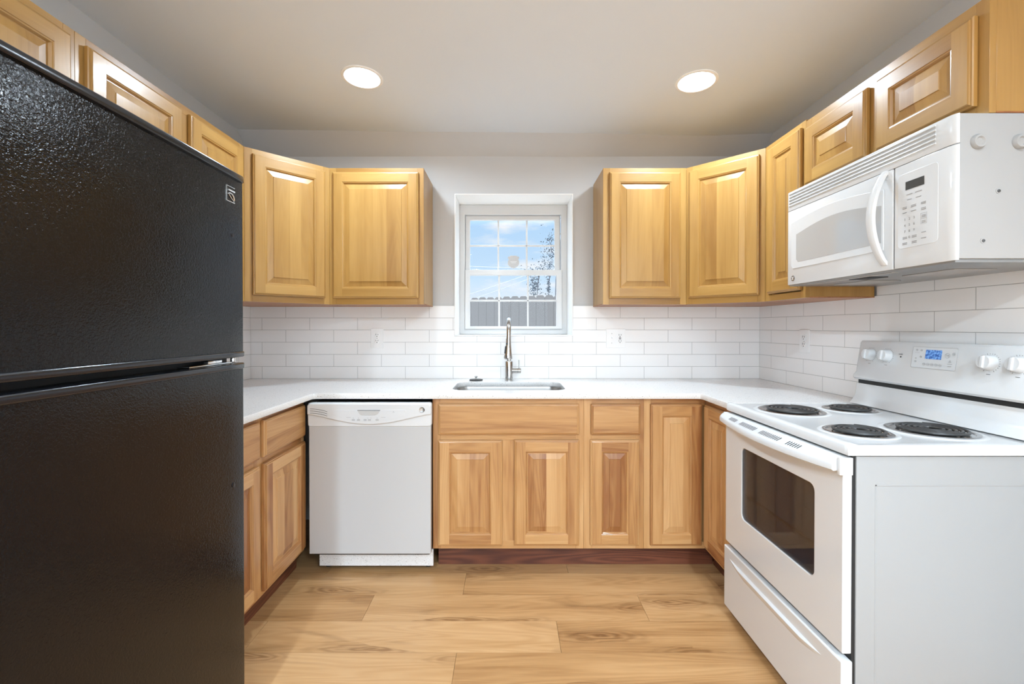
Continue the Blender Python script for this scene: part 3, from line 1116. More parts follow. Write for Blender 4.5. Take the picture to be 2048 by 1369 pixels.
m = MB(); m.lathe([(0.006, 0), (0.006, 0.006)], (-0.012, -2 * R - 0.018, 0.236), 'y', 12); m.build('spray_button', 'rubber', wand)
m = MB(); m.lathe([(0.0165, 0), (0.0165, 0.036), (0.0155, 0.037), (0.0165, 0.038), (0.0165, 0.054), (0.014, 0.056)], (0.018, 0, 0.062), 'x', 24)
hh = m.build('handle_hub', 'faucet', fc)
m = MB(); m.tube([(0.062, 0, 0.076), (0.062, 0.004, 0.128)], [0.0042, 0.0046], 10); m.build('lever', 'faucet', hh)

st = thing('sink_stopper', 'dark round sink stopper lying on the countertop near the faucet', 'sink stopper', (-0.205, Y(2.775), CT1))
MB().lathe([(0.040, 0), (0.0425, 0.003), (0.040, 0.006), (0.012, 0.007)], seg=32).build('disc', 'rubber', st)
MB().lathe([(0.006, 0.006), (0.006, 0.018), (0.010, 0.020), (0.010, 0.027), (0.007, 0.028)], seg=20).build('knob', 'chrome', st)


# ---------------------------------------------------------------- wall plates
def wall_plate(label, loc, rz, w, h, kinds):
    t = thing('wall_outlet', label, 'outlet', loc, rz)
    plate('cover_plate', 'plate', [rrect(-w / 2, -h / 2, w / 2, h / 2, 0.004, 3)], -0.0055, 0.0055, t, 0.0018)
    for kind, cx_ in kinds:
        if kind == 'duplex':
            for zc in (0.0195, -0.0195):
                m = MB(); m.lathe([(0.0165, 0), (0.0165, 0.002), (0.0155, 0.0025)], (cx_, -0.0055, zc), 'y', 24)
                r = m.build('receptacle', 'plate', t)
                s = MB()
                s.box(cx_ - 0.0078, cx_ - 0.0052, -0.0084, -0.0078, zc + 0.0005, zc + 0.0095)
                s.box(cx_ + 0.0052, cx_ + 0.0078, -0.0084, -0.0078, zc + 0.0005, zc + 0.0085)
                s.lathe([(0.0028, 0), (0.0028, 0.0006)], (cx_, -0.0078, zc - 0.0075), 'y', 12)
                s.build('slots', 'dark', r, smooth=False)
            m = MB(); m.lathe([(0.003, 0), (0.0025, 0.001)], (cx_, -0.0055, 0), 'y', 12); m.build('screw', 'print_soft', t)
        elif kind == 'gfci':
            r = plate('receptacle', 'plate', [rrect(cx_ - 0.0165, -0.033, cx_ + 0.0165, 0.033, 0.002, 2)], -0.008, 0.003, t, 0.001)
            for zc in (0.020, -0.019):
                s = MB()
                s.box(cx_ - 0.0078, cx_ - 0.0054, -0.0086, -0.008, zc - 0.002, zc + 0.007)
                s.box(cx_ + 0.0054, cx_ + 0.0078, -0.0086, -0.008, zc - 0.002, zc + 0.007)
                s.lathe([(0.0028, 0), (0.0028, 0.0006)], (cx_, -0.008, zc - 0.008), 'y', 12)
                s.build('slots', 'dark', r, smooth=False)
            for zc in (0.0035, -0.0035):
                MB().box(cx_ - 0.007, cx_ + 0.007, -0.009, -0.008, zc - 0.002, zc + 0.002).build('test_button', 'dark', r, smooth=False)
        else:
            r = plate('switch', 'plate', [rrect(cx_ - 0.005, -0.012, cx_ + 0.005, 0.012, 0.001, 1)], -0.0065, 0.002, t, 0.0004)
            m = MB(); m.loft([[(cx_ - 0.004, -0.006, -0.002), (cx_ + 0.004, -0.006, -0.002), (cx_ + 0.004, -0.006, 0.009), (cx_ - 0.004, -0.006, 0.009)],
                              [(cx_ - 0.003, -0.015, 0.005), (cx_ + 0.003, -0.015, 0.005), (cx_ + 0.003, -0.015, 0.010), (cx_ - 0.003, -0.015, 0.010)]])
            m.build('toggle', 'plate', r)
            for zc in (0.03, -0.03):
                m = MB(); m.lathe([(0.003, 0), (0.0025, 0.001)], (cx_, -0.0055, zc), 'y', 12); m.build('screw', 'print_soft', t)
    return t


wall_plate('white double outlet on the tiles, with the dishwasher below it', (-0.847, 0, 1.174), 0, 0.080, 0.128, [('duplex', 0)])
wall_plate('wide white plate with a light switch and an outlet, beside the window', (0.686, 0, 1.174), 0, 0.124, 0.122, [('switch', -0.026), ('gfci', 0.026)])
wall_plate('white double outlet on the side wall tiles near the range', (XR, Y(2.427), 1.169), rad(-90), 0.080, 0.128, [('duplex', 0)])

# ---------------------------------------------------------------- dishwasher
dw = thing('dishwasher', 'white built-in dishwasher under the countertop', 'dishwasher', (-0.690, Y(2.205), 0.0))
DX = 0.306
m = MB(); m.box(-0.29, 0.29, 0.032, 0.58, 0.10, 0.868); m.build('tub', 'dark', dw, smooth=False)
plate('door', 'dw_white', [rrect(-DX + 0.004, 0.118, DX - 0.004, 0.757, 0.003, 2)], 0.002, 0.03, dw, 0.003)
cp = plate('control_panel', 'plastic', [rrect(-DX, 0.753, DX, 0.871, 0.012, 4)], -0.002, 0.034, dw, 0.004)
arc = []
for k in range(25):
    tt = -1 + 2 * k / 24
    arc.append((tt * (DX - 0.001), 0.815 - 0.050 * (math.cos(tt * PI / 2) ** 1.3) if abs(tt) < 1 else 0.815))
smile = arc + [(DX - 0.001, 0.858), (DX - 0.012, 0.869), (-DX + 0.012, 0.869), (-DX + 0.001, 0.858)]
plate('curved_fascia', 'plastic', [smile], -0.0125, 0.014, cp, 0.005, 3)
yf = -0.0128
plate('touch_pad', 'plastic', [[(-0.185, 0.815), (-0.12, 0.795), (-0.05, 0.783), (0.02, 0.781), (0.09, 0.787), (0.14, 0.797), (0.183, 0.812), (0.183, 0.838), (-0.185, 0.838)]], yf - 0.0004, 0.0012, cp, 0.0003)
lt = plate('latch', 'plastic_grey', [[(-0.036, 0.811), (0.030, 0.811), (0.045, 0.818), (0.056, 0.835), (-0.056, 0.835), (-0.046, 0.818)]], yf - 0.0012, 0.003, cp, 0.0008)
MB().box(-0.056, 0.056, yf - 0.0016, yf, 0.8352, 0.8368).build('latch_slot', 'dark', lt, smooth=False)
m = MB()
for k in range(3):
    z = 0.843 - k * 0.0105
    m.loft([[(-0.290 + 0.085 * s, yf - 0.0006, z - 0.014 * s * s - 0.0008), (-0.290 + 0.085 * s, yf - 0.0006, z - 0.014 * s * s + 0.0008),
             (-0.290 + 0.085 * s, yf + 0.001, z - 0.014 * s * s + 0.0008), (-0.290 + 0.085 * s, yf + 0.001, z - 0.014 * s * s - 0.0008)] for s in [q / 6 for q in range(7)]])
m.build('vent', 'dark', cp, smooth=False)
m = MB()
for xx in (-0.076, -0.051, -0.005, 0.011, 0.041):
    m.face([(xx - 0.0016, yf - 0.0008, 0.7965), (xx + 0.0016, yf - 0.0008, 0.7965), (xx, yf - 0.0008, 0.801)])
for xx in (-0.076, -0.051, -0.018, 0.003, 0.041):
    for zz in (0.7905, 0.7865):
        m.box(xx - 0.0075, xx + 0.0075, yf - 0.0009, yf - 0.0003, zz - 0.0011, zz + 0.0011)
for xx in (-0.10, 0.072):
    m.box(xx - 0.011, xx + 0.011, yf - 0.0009, yf - 0.0003, 0.8005, 0.8015)
m.face([(0.1195, yf - 0.0008, 0.829), (0.1235, yf - 0.0008, 0.829), (0.1215, yf - 0.0008, 0.8325)])
m.box(0.117, 0.127, yf - 0.0009, yf - 0.0003, 0.8255, 0.8268)
m.build('printed_symbols', 'print', cp, smooth=False, recalc=False)


def round_badge(parent, x, y, z, r):
    m = MB(); m.lathe([(r, 0), (r, 0.0015), (r * 0.92, 0.0022), (r * 0.8, 0.0018)], (x, y, z), 'y', 28)
    b = m.build('badge', 'badge', parent)
    m = MB()
    for k in range(2):
        sx = -1 if k == 0 else 1
        pts = [(x + sx * r * (0.28 + 0.34 * math.cos(a)), y - 0.0021, z + r * (0.40 * math.sin(a))) for a in [0.6 + q * 0.5 for q in range(11)]]
        m.tube(pts, r * 0.06, 6)
    m.tube([(x - r * 0.1, y - 0.0021, z - r * 0.5), (x + r * 0.05, y - 0.0021, z), (x + r * 0.1, y - 0.0021, z + r * 0.5)], r * 0.06, 6)
    m.build('emblem', 'plate', b)
    return b


round_badge(cp, 0.262, yf, 0.838, 0.0135)
m = MB(); m.box(-DX + 0.030, DX - 0.002, 0.060, 0.075, 0.028, 0.112)
m.build('kick_panel', 'quartz', dw, bevel=0.001, seg=1)['label'] = 'speckled quartz kick panel'
m = MB()
for xx in (-0.25, 0.27):
    m = MB(); m.lathe([(0.018, 0), (0.018, 0.012), (0.008, 0.014), (0.008, 0.105)], (xx, 0.12, 0), seg=12)
    m.build('foot', 'dark', dw)

# ---------------------------------------------------------------- range (local x runs towards the camera, local -y is its front)
DF, DN = 1.9435, 1.255
RW = DF - DN
BX = 0.982
rg = thing('range', 'white electric coil range with oven below', 'range', (BX, Y(DF), 0), rad(-90))
m = MB(); m.box(0.002, RW - 0.002, 0.0, 0.60, 0.02, 0.880)
m.build('body', 'steel_white', rg, bevel=0.003)
m = MB()
for (a, b, c, d_) in ((0.052, 0.60, 0.795, 0.80), (0.052, 0.057, 0.06, 0.80)):
    m.box(RW - 0.0035, RW - 0.0012, a, b if b > 0.5 else b, c, d_)
m.build('embossed_line', 'steel_white', rg, bevel=0.0011)
m = MB()
for xx in (0.06, RW - 0.06):
    for yy in (0.06, 0.54):
        m = MB(); m.lathe([(0.017, 0), (0.017, 0.01), (0.009, 0.012), (0.009, 0.03)], (xx, yy, 0), seg=12)
        m.build('foot', 'dark', rg)
# dark gap backing between body and door
m = MB(); m.box(0.008, RW - 0.006, -0.010, 0.001, 0.04, 0.884); m.build('front_gap', 'dark', rg, smooth=False)
# cooktop with a low rolled rim
secs = []
def cooktop_sec(x, lo, hi):
    return [(x, -0.030, lo), (x, -0.032, hi - 0.006), (x, -0.026, hi), (x, -0.012, hi + 0.001), (x, 0.0, hi - 0.003), (x, 0.50, hi - 0.003), (x, 0.545, hi + 0.002), (x, 0.60, hi + 0.004), (x, 0.60, lo)]
for x, hi in ((-0.003, 0.912), (0.000, 0.916), (0.012, 0.917), (0.020, 0.9165), (RW - 0.017, 0.9165), (RW - 0.009, 0.917), (RW + 0.003, 0.916), (RW + 0.006, 0.911)):
    secs.append(cooktop_sec(x, 0.884, hi))
m = MB(); m.loft(secs); ck = m.build('cooktop', 'enamel', rg, angle=50)
# backguard
secs = []
prof = [(0.50, 0.918), (0.515, 0.935), (0.527, 0.955), (0.534, 1.006), (0.60, 1.006), (0.60, 0.918)]
m = MB(); m.loft([[(xx, a, b) for a, b in prof] for xx in (0.0, RW)]); m.build('riser', 'enamel', rg, bevel=0.003, angle=60)
m = MB(); m.box(0.01, RW - 0.002, 0.534, 0.598, 1.004, 1.026); m.build('riser_gap', 'dark', rg, smooth=False)
prof = [(0.524, 1.022), (0.516, 1.030), (0.518, 1.040), (0.530, 1.055), (0.549, 1.180), (0.556, 1.188), (0.600, 1.188), (0.600, 1.022)]
m = MB(); m.loft([[(xx, a + q, b - q * 0.6 if b > 1.1 else b) for a, b in prof] for xx, q in ((-0.006, 0.010), (0.0, 0.002), (0.006, 0), (RW - 0.006, 0), (RW, 0.002), (RW + 0.006, 0.010))])
bgd = m.build('backguard', 'enamel', rg, angle=35)
SL = (0.549 - 0.530) / (1.180 - 1.055)
tilt = -math.atan(SL)


def on_panel(D, z, off=0.0):
    return (DF - D, 0.530 + (z - 1.055) * SL - off, z)


def panel_local(name, mat, loops, off, depth, parent, org):
    o = plate(name, mat, loops, 0, depth, parent, 0.0006)
    o.location = org
    o.rotation_euler = (tilt, 0, 0)
    return o


for D, z, r in ((1.878, 1.130, 0.0235), (1.796, 1.130, 0.0235), (1.412, 1.132, 0.0235), (1.330, 1.132, 0.0235)):
    org = on_panel(D, z)
    m = MB(); m.lathe([(r * 1.05, 0), (r * 1.05, 0.004), (r, 0.006), (r * 0.93, 0.022), (r * 0.86, 0.025)], (0, 0, 0), 'y', 32)
    kn = m.build('knob', 'plastic', rg, loc=org, rot=(tilt, 0, 0))
    m = MB(); m.loft([[(-0.0055, -0.024, -r * 0.86), (0.0055, -0.024, -r * 0.86), (0.0055, -0.024, r * 0.86), (-0.0055, -0.024, r * 0.86)],
                      [(-0.0045, -0.031, -r * 0.80), (0.0045, -0.031, -r * 0.80), (0.0045, -0.031, r * 0.80), (-0.0045, -0.031, r * 0.80)]])
    m.build('grip', 'plastic', kn, bevel=0.001)
    m = MB()
    for k in range(22):
        a = rad(-150 + k * 300 / 21) + PI / 2
        ra, rb = r * 1.17, r * (1.29 if k % 3 else 1.36)
        dx, dz = math.cos(a), math.sin(a)
        px, pz = -dz * 0.0005, dx * 0.0005
        m.face([(ra * dx - px, -0.0003, ra * dz - pz), (ra * dx + px, -0.0003, ra * dz + pz), (rb * dx + px, -0.0003, rb * dz + pz), (rb * dx - px, -0.0003, rb * dz - pz)])
    for k in range(8):      # thicker index arc
        a0, a1 = rad(150 + k * 4), rad(154 + k * 4)
        m.face([(r * 1.13 * math.cos(a0), -0.0003, r * 1.13 * math.sin(a0)), (r * 1.22 * math.cos(a0), -0.0003, r * 1.22 * math.sin(a0)),
                (r * 1.22 * math.cos(a1), -0.0003, r * 1.22 * math.sin(a1)), (r * 1.13 * math.cos(a1), -0.0003, r * 1.13 * math.sin(a1))])
    m.box(-0.006, 0.006, -0.0004, 0, -r * 1.6, -r * 1.55)
    m.build('dial_marks', 'dark', kn, smooth=False, recalc=False)
org = on_panel(1.600, 1.134)
cpn = panel_local('control_module', 'plastic', [rrect(-0.083, -0.038, 0.083, 0.038, 0.004, 3)], 0, 0.004, rg, (org[0], org[1] - 0.002, org[2]))
rim = plate('module_outline', 'print_soft', [rrect(-0.0845, -0.0395, 0.0845, 0.0395, 0.004, 3), rrect(-0.083, -0.038, 0.083, 0.038, 0.004, 3)[::-1]], 0.0005, 0.002, cpn)
dsp = MB(); dsp.box(-0.030, 0.030, -0.001, 0.001, -0.004, 0.029); dsp.build('display', 'blue', cpn, smooth=False)
m = MB()
for k in range(5):
    xx = -0.030 + k * 0.0155
    ring_ = [(xx + 0.0055 * math.cos(a), -0.0022, -0.024 + 0.0045 * math.sin(a)) for a in [q * PI / 8 for q in range(17)]]
    m.tube(ring_, 0.00045, 5)
    m.box(xx - 0.004, xx + 0.004, -0.0012, -0.0002, -0.0246, -0.0228)
for xx, zz, r in ((0.052, 0.012, 0.0085), (0.073, 0.018, 0.005), (-0.066, 0.027, 0.0035), (-0.047, 0.026, 0.0035), (-0.047, 0.002, 0.0035), (-0.066, -0.016, 0.0035), (-0.066, -0.004, 0.0025)):
    ring_ = [(xx + r * math.cos(a), -0.0012, zz + r * math.sin(a)) for a in [q * PI / 8 for q in range(17)]]
    m.tube(ring_, 0.0005, 5)
    m.box(xx - r * .5, xx + r * .5, -0.0012, -0.0002, zz - r * .3, zz + r * .3)
m.face([(0.057, -0.001, -0.012), (0.069, -0.001, -0.012), (0.063, -0.001, -0.002)])
m.box(0.055, 0.071, -0.001, -0.0002, -0.0185, -0.0165)
m.box(0.057, 0.070, -0.001, -0.0002, -0.0265, -0.0235)
m.box(-0.074, -0.055, -0.001, -0.0002, 0.0165, 0.0175)
m.build('printed_symbols', 'print_soft', cpn, smooth=False)
org = on_panel(1.733, 1.130, 0.0004)
m = MB(); m.lathe([(0.0028, 0), (0.0028, 0.001)], org, 'y', 12)
m.box(org[0] - 0.008, org[0] + 0.008, org[1] - 0.0006, org[1], org[2] + 0.010, org[2] + 0.0115)
m.build('indicator_light', 'dark', rg, smooth=False)
# burners
def burner(D, xw, dia, turns):
    lx, ly = DF - D, xw - BX
    r = dia / 2
    z0 = 0.9135
    m = MB()
    m.lathe([(r, 0.0002), (r * 1.0, 0.003), (r * 0.96, 0.0045), (r * 0.90, 0.003), (r * 0.85, -0.004), (r * 0.4, -0.012), (r * 0.12, -0.012)], (lx, ly, z0), seg=48)
    pan = m.build('drip_pan', 'pan', rg)
    R1 = r * 0.84
    pts = []
    steps = turns * 28
    for k in range(steps + 1):
        a = 2 * PI * k / 28 + 2.6
        rr = R1 * (0.22 + 0.74 * k / steps)
        pts.append((lx + rr * math.cos(a), ly + rr * math.sin(a), z0 + 0.0075))
    k_end = pts[-1]
    m = MB(); m.tube(pts, 0.0044, 8)
    m.build('heating_coil', 'coil', pan)
    m = MB()
    for q in range(3):
        a = 2 * PI * q / 3 + 0.5
        m.tube([(lx + 0.012 * math.cos(a), ly + 0.012 * math.sin(a), z0 + 0.002), (lx + R1 * 0.97 * math.cos(a), ly + R1 * 0.97 * math.sin(a), z0 + 0.0025)], 0.0022, 6)
    m.build('coil_support', 'steel', pan)
    m = MB()
    m.lathe([(r * 1.16, 0.0), (r * 1.11, 0.0022), (r * 1.05, 0.0026), (r * 1.0, 0.0012)], (lx, ly, z0 - 0.0002), seg=48, cap=False)
    m.build('burner_rim', 'enamel', rg)


burner(1.768, 1.120, 0.230, 5)
burner(1.795, 1.370, 0.182, 4)
burner(1.409, 1.102, 0.184, 4)
burner(1.425, 1.348, 0.230, 5)
# oven door with window
yd = -0.036
def dloop(D0, D1, z0, z1, r):
    return rrect(DF - D0, z0, DF - D1, z1, r, 6)
door = plate('oven_door', 'enamel', [dloop(DF - 0.0005, DN + 0.004, 0.316, 0.862, 0.004), dloop(1.811, 1.380, 0.467, 0.756, 0.022)[::-1]], yd, 0.026, rg, 0.0035)
plate('oven_window', 'oven_glass', [dloop(1.816, 1.375, 0.462, 0.761, 0.022)], yd + 0.004, 0.004, door)
m = MB()
x0, x1, z0, z1 = DF - 1.83, DF - 1.36, 0.45, 0.775
m.box(x0, x1, yd + 0.0225, yd + 0.0245, z0, z1)
m.build('inner_liner', 'cavity', door, smooth=False)
m = MB()
for zz in (0.56, 0.565):
    m.tube([(x0, yd + 0.018, zz), (x1, yd + 0.018, zz)], 0.0012, 6)
for k in range(26):
    xx = x0 + 0.02 + k * 0.0172
    m.tube([(xx, yd + 0.02, 0.565), (xx, yd + 0.02, 0.545 + 0.05 * (k % 2) * 0)], 0.0008, 5)
m.tube([(x0 + 0.215, yd + 0.02, z0), (x0 + 0.215, yd + 0.02, z1)], 0.001, 6)
m.tube([(x0 + 0.10, yd + 0.02, 0.67), (x1, yd + 0.02, 0.655)], 0.0007, 5)
m.build('oven_rack', 'steel', door)
# bowed handle with end caps
m = MB()
secs = []
for k in range(25):
    s = k / 24
    xx = -0.002 + s * (RW - 0.012)
    bow = 0.026 + 0.030 * math.sin(PI * s) ** 0.8
    drop = 0.006 * math.sin(PI * s)
    zt, zb = 0.869, 0.835 - drop
    secs.append([(xx, yd + 0.002, zt + 0.006), (xx, yd - bow * 0.45, zt + 0.002), (xx, yd - bow * 0.85, zt - 0.008), (xx, yd - bow, zt - 0.016), (xx, yd - bow, zb + 0.004), (xx, yd - bow * 0.8, zb), (xx, yd + 0.002, zb + 0.004)])
m.loft(secs)
hd = m.build('handle', 'plastic', door, angle=50)
m = MB(); m.box(RW - 0.013, RW - 0.001, yd - 0.012, yd + 0.026, 0.826, 0.876); m.box(-0.002, 0.008, yd - 0.010, yd + 0.026, 0.840, 0.876)
m.box(0.004, RW - 0.010, yd + 0.0005, yd + 0.026, 0.860, 0.876)
m.build('end_caps', 'plastic', hd, bevel=0.002)
m = MB()
groups = [(0.115, 6), (0.215, 11), (0.375, 11), (0.545, 6)]
for start, cnt in ((0.095, 6), (0.190, 11), (0.335, 11), (0.485, 6)):
    for k in range(cnt):
        xx = start + k * 0.0105
        s = (xx + 0.002) / (RW - 0.012)
        bow = 0.026 + 0.030 * math.sin(PI * s) ** 0.8
        a = (yd - bow * 0.47, 0.8716)
        b = (yd - bow * 0.83, 0.8625)
        m.mesh([(xx - 0.0019, a[0], a[1]), (xx + 0.0019, a[0], a[1]), (xx + 0.0019, b[0], b[1]), (xx - 0.0019, b[0], b[1])], [(0, 1, 2, 3)])
m.build('vent_slots', 'dark', hd, smooth=False)
# storage drawer with its scooped pull
dr = plate('storage_drawer', 'enamel', [rrect(0.0005, 0.035, RW + 0.001, 0.298, 0.004, 3)], yd - 0.006, 0.032, rg, 0.004)
m = MB()
secs = []
for k in range(21):
    s = k / 20
    xx = 0.05 + s * (RW - 0.13)
    hgt = 0.003 + 0.030 * min(1, 6 * s * (1 - s)) ** 0.7
    zt = 0.258
    dep = 0.011 * min(1, 8 * s * (1 - s))
    secs.append([(xx, yd - 0.0058, zt), (xx, yd - 0.006 - dep, zt - hgt * 0.15), (xx, yd - 0.006 - dep * 0.9, zt - hgt * 0.35), (xx, yd - 0.0058, zt - hgt)])
m.loft(secs); m.build('drawer_pull', 'enamel', dr, angle=60)

# ---------------------------------------------------------------- microwave (same orientation as the range)
MF, MN = 1.947, 1.212
MW_ = MF - MN
MX = 1.2235
YO = -0.011
mw = thing('microwave', 'white over-the-range microwave under the short cabinet', 'microwave', (MX, Y(MF), 1.428), rad(-90))
MH = 0.3995
MB().box(0.003, MW_ - 0.001, 0, XR - MX - 0.001, 0.004, MH - 0.001).build('case', 'mw_case', mw, bevel=0.002)


def front_shape(z0, z1, xa, xb, round_end, y_out=-0.011, n=7):
    pts = [(xa, 0.0), (xa, y_out + 0.008), (xa + 0.003, y_out + 0.002), (xa + 0.008, y_out)]
    if round_end:
        r = 0.026
        for k in range(n + 1):
            a = -PI / 2 + PI / 2 * k / n
            pts.append((xb - r + r * math.cos(a), y_out + 0.0105 + 0.0105 * math.sin(a)))
    else:
        pts += [(xb - 0.001, y_out), (xb, y_out + 0.001), (xb, 0.0)]
    m = MB(); m.prism(pts, z0, z1)
    return m


SEAM = 1.745 - 1.428
xs_ = MF - 1.411
grille = front_shape(SEAM + 0.001, MH, 0, MW_, True).build('vent_grille', 'plastic', mw, bevel=0.0015)
m = MB()
for k in range(4):
    zz = SEAM + 0.026 + k * 0.0125
    m.box(0.016, MF - 1.272, YO - 0.0006, YO + 0.0005, zz, zz + 0.0062)
m.build('louver_slots', 'print_soft', grille, smooth=False)
m = MB()
for k in range(5):
    zz = SEAM + 0.0195 + k * 0.0125
    m.prism([(YO + 0.0005, zz), (YO - 0.0035, zz + 0.0022), (YO - 0.0025, zz + 0.0052), (YO + 0.0005, zz + 0.0062)], 0.014, MF - 1.270, 'x')
m.build('louver', 'plastic', grille, angle=60)
mdoor = front_shape(0.0, SEAM - 0.001, 0, xs_ - 0.0008, False).build('door', 'enamel', mw, bevel=0.0015)
ctl = front_shape(0.0, SEAM - 0.001, xs_ + 0.0008, MW_, True).build('control_panel', 'enamel', mw, bevel=0.0015)
MB().box(0.01, MW_ - 0.02, -0.006, 0.0, 0.003, MH - 0.003).build('seam_gap', 'dark', mw, smooth=False)
yo = YO


def arched(D0, D1, z0, zl, zr, rise, r=0.012, n=14):
    xa, xb = MF - D0, MF - D1
    pts = [(xa + r * (1 - math.cos(a)), z0 + r * (1 - math.sin(a))) for a in [PI / 2 * q / 4 for q in range(5)]]
    pts = [(xa + r * (1 - math.sin(a)), z0 + r * (1 - math.cos(a))) for a in [PI / 2 * (4 - q) / 4 for q in range(5)]][::-1]
    top = [(xa + (xb - xa) * k / n, zl + (zr - zl) * k / n + rise * math.sin(PI * k / n)) for k in range(n + 1)]
    return [(xa + r, z0), (xb, z0)] + top[::-1] + [(xa, z0 + r)]


plate('window_surround', 'enamel', [[(p[0], p[1] - 1.428) for p in arched(1.917, 1.445, 1.494, 1.690, 1.690, 0.022)]], yo - 0.0022, 0.004, mdoor, 0.0016)
plate('window', 'mw_glass', [[(p[0], p[1] - 1.428) for p in arched(1.882, 1.452, 1.519, 1.636, 1.640, 0.028)]], yo - 0.0028, 0.003, mdoor, 0.0004)
m = MB()
path, n = [], 16
secs = []
for k in range(n + 1):
    s = k / n
    zz = 0.016 + s * (0.318 - 0.016)
    bow = 0.006 + 0.050 * math.sin(PI * s) ** 0.75
    hw = 0.011 + 0.002 * math.sin(PI * s)
    xx = xs_ - 0.030
    th = 0.015
    secs.append([(xx - hw, yo - bow + th, zz), (xx - hw, yo - bow + 0.004, zz), (xx - hw * .6, yo - bow, zz), (xx + hw * .6, yo - bow, zz), (xx + hw, yo - bow + 0.004, zz), (xx + hw, yo - bow + th, zz)])
m.loft(secs)
m.build('handle', 'plastic', mdoor, angle=50)
# control panel field, display, keys
x0c, x1c = MF - 1.392, MF - 1.262
pad = plate('key_field', 'plastic', [rrect(x0c, 1.487 - 1.428, x1c, 1.715 - 1.428, 0.012, 5)], yo - 0.001, 0.002, ctl, 0.0006)
pad_y = yo - 0.0012
MB().box(MF - 1.365, MF - 1.304, pad_y - 0.0006, pad_y, 1.663 - 1.428, 1.688 - 1.428).build('display', 'lcd', pad, smooth=False)
m = MB()
def bars(D, z, w, rows=1):
    for r in range(rows):
        m.box(MF - D - w / 2, MF - D + w / 2, pad_y - 0.0004, pad_y, z - 1.428 - r * 0.0042 - 0.0010, z - 1.428 - r * 0.0042 + 0.0010)
bars(1.352, 1.648, 0.020); bars(1.322, 1.648, 0.022)
bars(1.352, 1.632, 0.015); bars(1.322, 1.632, 0.017)
for D, w in ((1.368, 0.014), (1.338, 0.017), (1.306, 0.015)):
    bars(D, 1.612, w, 2); bars(D, 1.595, w, 2 if D < 1.31 else 1)
num = 1
for r in range(3):
    for c in range(3):
        add_text(m, str(num), 0.0105, MF - (1.367 - c * 0.0155), pad_y - 0.0002, 1.574 - r * 0.0185 - 1.428)
        num += 1
add_text(m, '0', 0.0105, MF - 1.3515, pad_y - 0.0002, 1.5185 - 1.428)
bars(1.367, 1.520, 0.014, 2); bars(1.335, 1.520, 0.015, 2)
bars(1.367, 1.503, 0.016, 2); bars(1.335, 1.503, 0.016, 2)
for zc in (1.574, 1.557):
    bars(1.305, zc, 0.012, 2)
bars(1.305, 1.524, 0.014, 1); bars(1.305, 1.507, 0.016, 1)
m.build('key_labels', 'print', pad, smooth=False, recalc=False)
m = MB()
for zc in (1.574, 1.557):
    xx = MF - 1.305
    z_ = zc - 1.428
    for (a, b, c, d_) in ((xx - 0.010, xx + 0.010, z_ + 0.0062, z_ + 0.0068), (xx - 0.010, xx + 0.010, z_ - 0.0082, z_ - 0.0076), (xx - 0.010, xx - 0.0094, z_ - 0.008, z_ + 0.0065), (xx + 0.0094, xx + 0.010, z_ - 0.008, z_ + 0.0065)):
        m.box(a, b, pad_y - 0.0004, pad_y, c, d_)
m.build('key_outlines', 'print_soft', pad, smooth=False)
round_badge(mdoor, MF - 1.906, yo, 1.454 - 1.428, 0.0115)
# side fittings on the end that faces the camera
for xw in (1.270, 1.383):
    m = MB()
    m.lathe([(0.020, 0), (0.020, 0.004), (0.0165, 0.010), (0.012, 0.010), (0.009, 0.006)], (0, 0, 0), 'x', 24)
    o = m.build('mounting_plug', 'mw_case', mw, loc=(MW_ - 0.001, xw - MX, 1.748 - 1.428))
for xw, zz in ((1.328, 1.615), (1.287, 1.480)):
    m = MB(); m.lathe([(0.0075, 0), (0.0075, 0.001), (0.005, 0.0012)], (0, 0, 0), 'x', 20)
    o = m.build('screw', 'mw_case', mw, loc=(MW_ - 0.001, xw - MX, zz - 1.428))
    m = MB(); m.lathe([(0.0042, 0.001), (0.0038, 0.003), (0.002, 0.0035)], (0, 0, 0), 'x', 16)
    m.build('screw_head', 'screw_metal', o)
# underside
m = MB(); m.box(0.010, MW_ - 0.006, -0.006, XR - MX - 0.012, -0.006, 0.004); ub = m.build('underside_pan', 'under_metal', mw, bevel=0.001)
for a, b in ((0.10, 0.27), (0.42, 0.60)):
    m = MB(); m.box(a, b, 0.12, 0.25, -0.0085, -0.006); m.build('grease_filter', 'mesh_metal', ub, bevel=0.001)
m = MB(); m.box(0.30, 0.39, 0.03, 0.10, -0.0085, -0.006); m.build('lamp_cover', 'dark', ub, bevel=0.001)
m = MB(); m.box(0.12, 0.52, 0.0, 0.022, -0.008, -0.006); m.build('intake_grille', 'mesh_metal', ub)

# ---------------------------------------------------------------- refrigerator (local x runs away from the camera)
FX = -0.820
FN, FFAR = 0.622, 1.389
FWd = FFAR - FN
fg = thing('refrigerator', 'black top-freezer refrigerator standing by the left counter', 'refrigerator', (FX, Y(FN), 0), rad(90))
m = MB(); m.box(0.004, FWd - 0.004, 0.068, 0.79, 0.02, 1.685); m.build('cabinet_shell', 'black_gloss', fg, bevel=0.004)
m = MB(); m.box(0.012, FWd - 0.012, 0.052, 0.07, 0.06, 1.695); m.build('gasket', 'dark', fg, smooth=False)
m = MB(); m.box(0.01, FWd - 0.01, 0.03, 0.09, 0.012, 0.075); m.build('base_grille', 'black_gloss', fg, bevel=0.003)
m = MB()
for xx in (0.05, FWd - 0.05):
    for yy in (0.12, 0.72):
        m = MB(); m.lathe([(0.02, 0), (0.02, 0.03)], (xx, yy, 0), seg=14)
        m.build('foot', 'dark', fg)


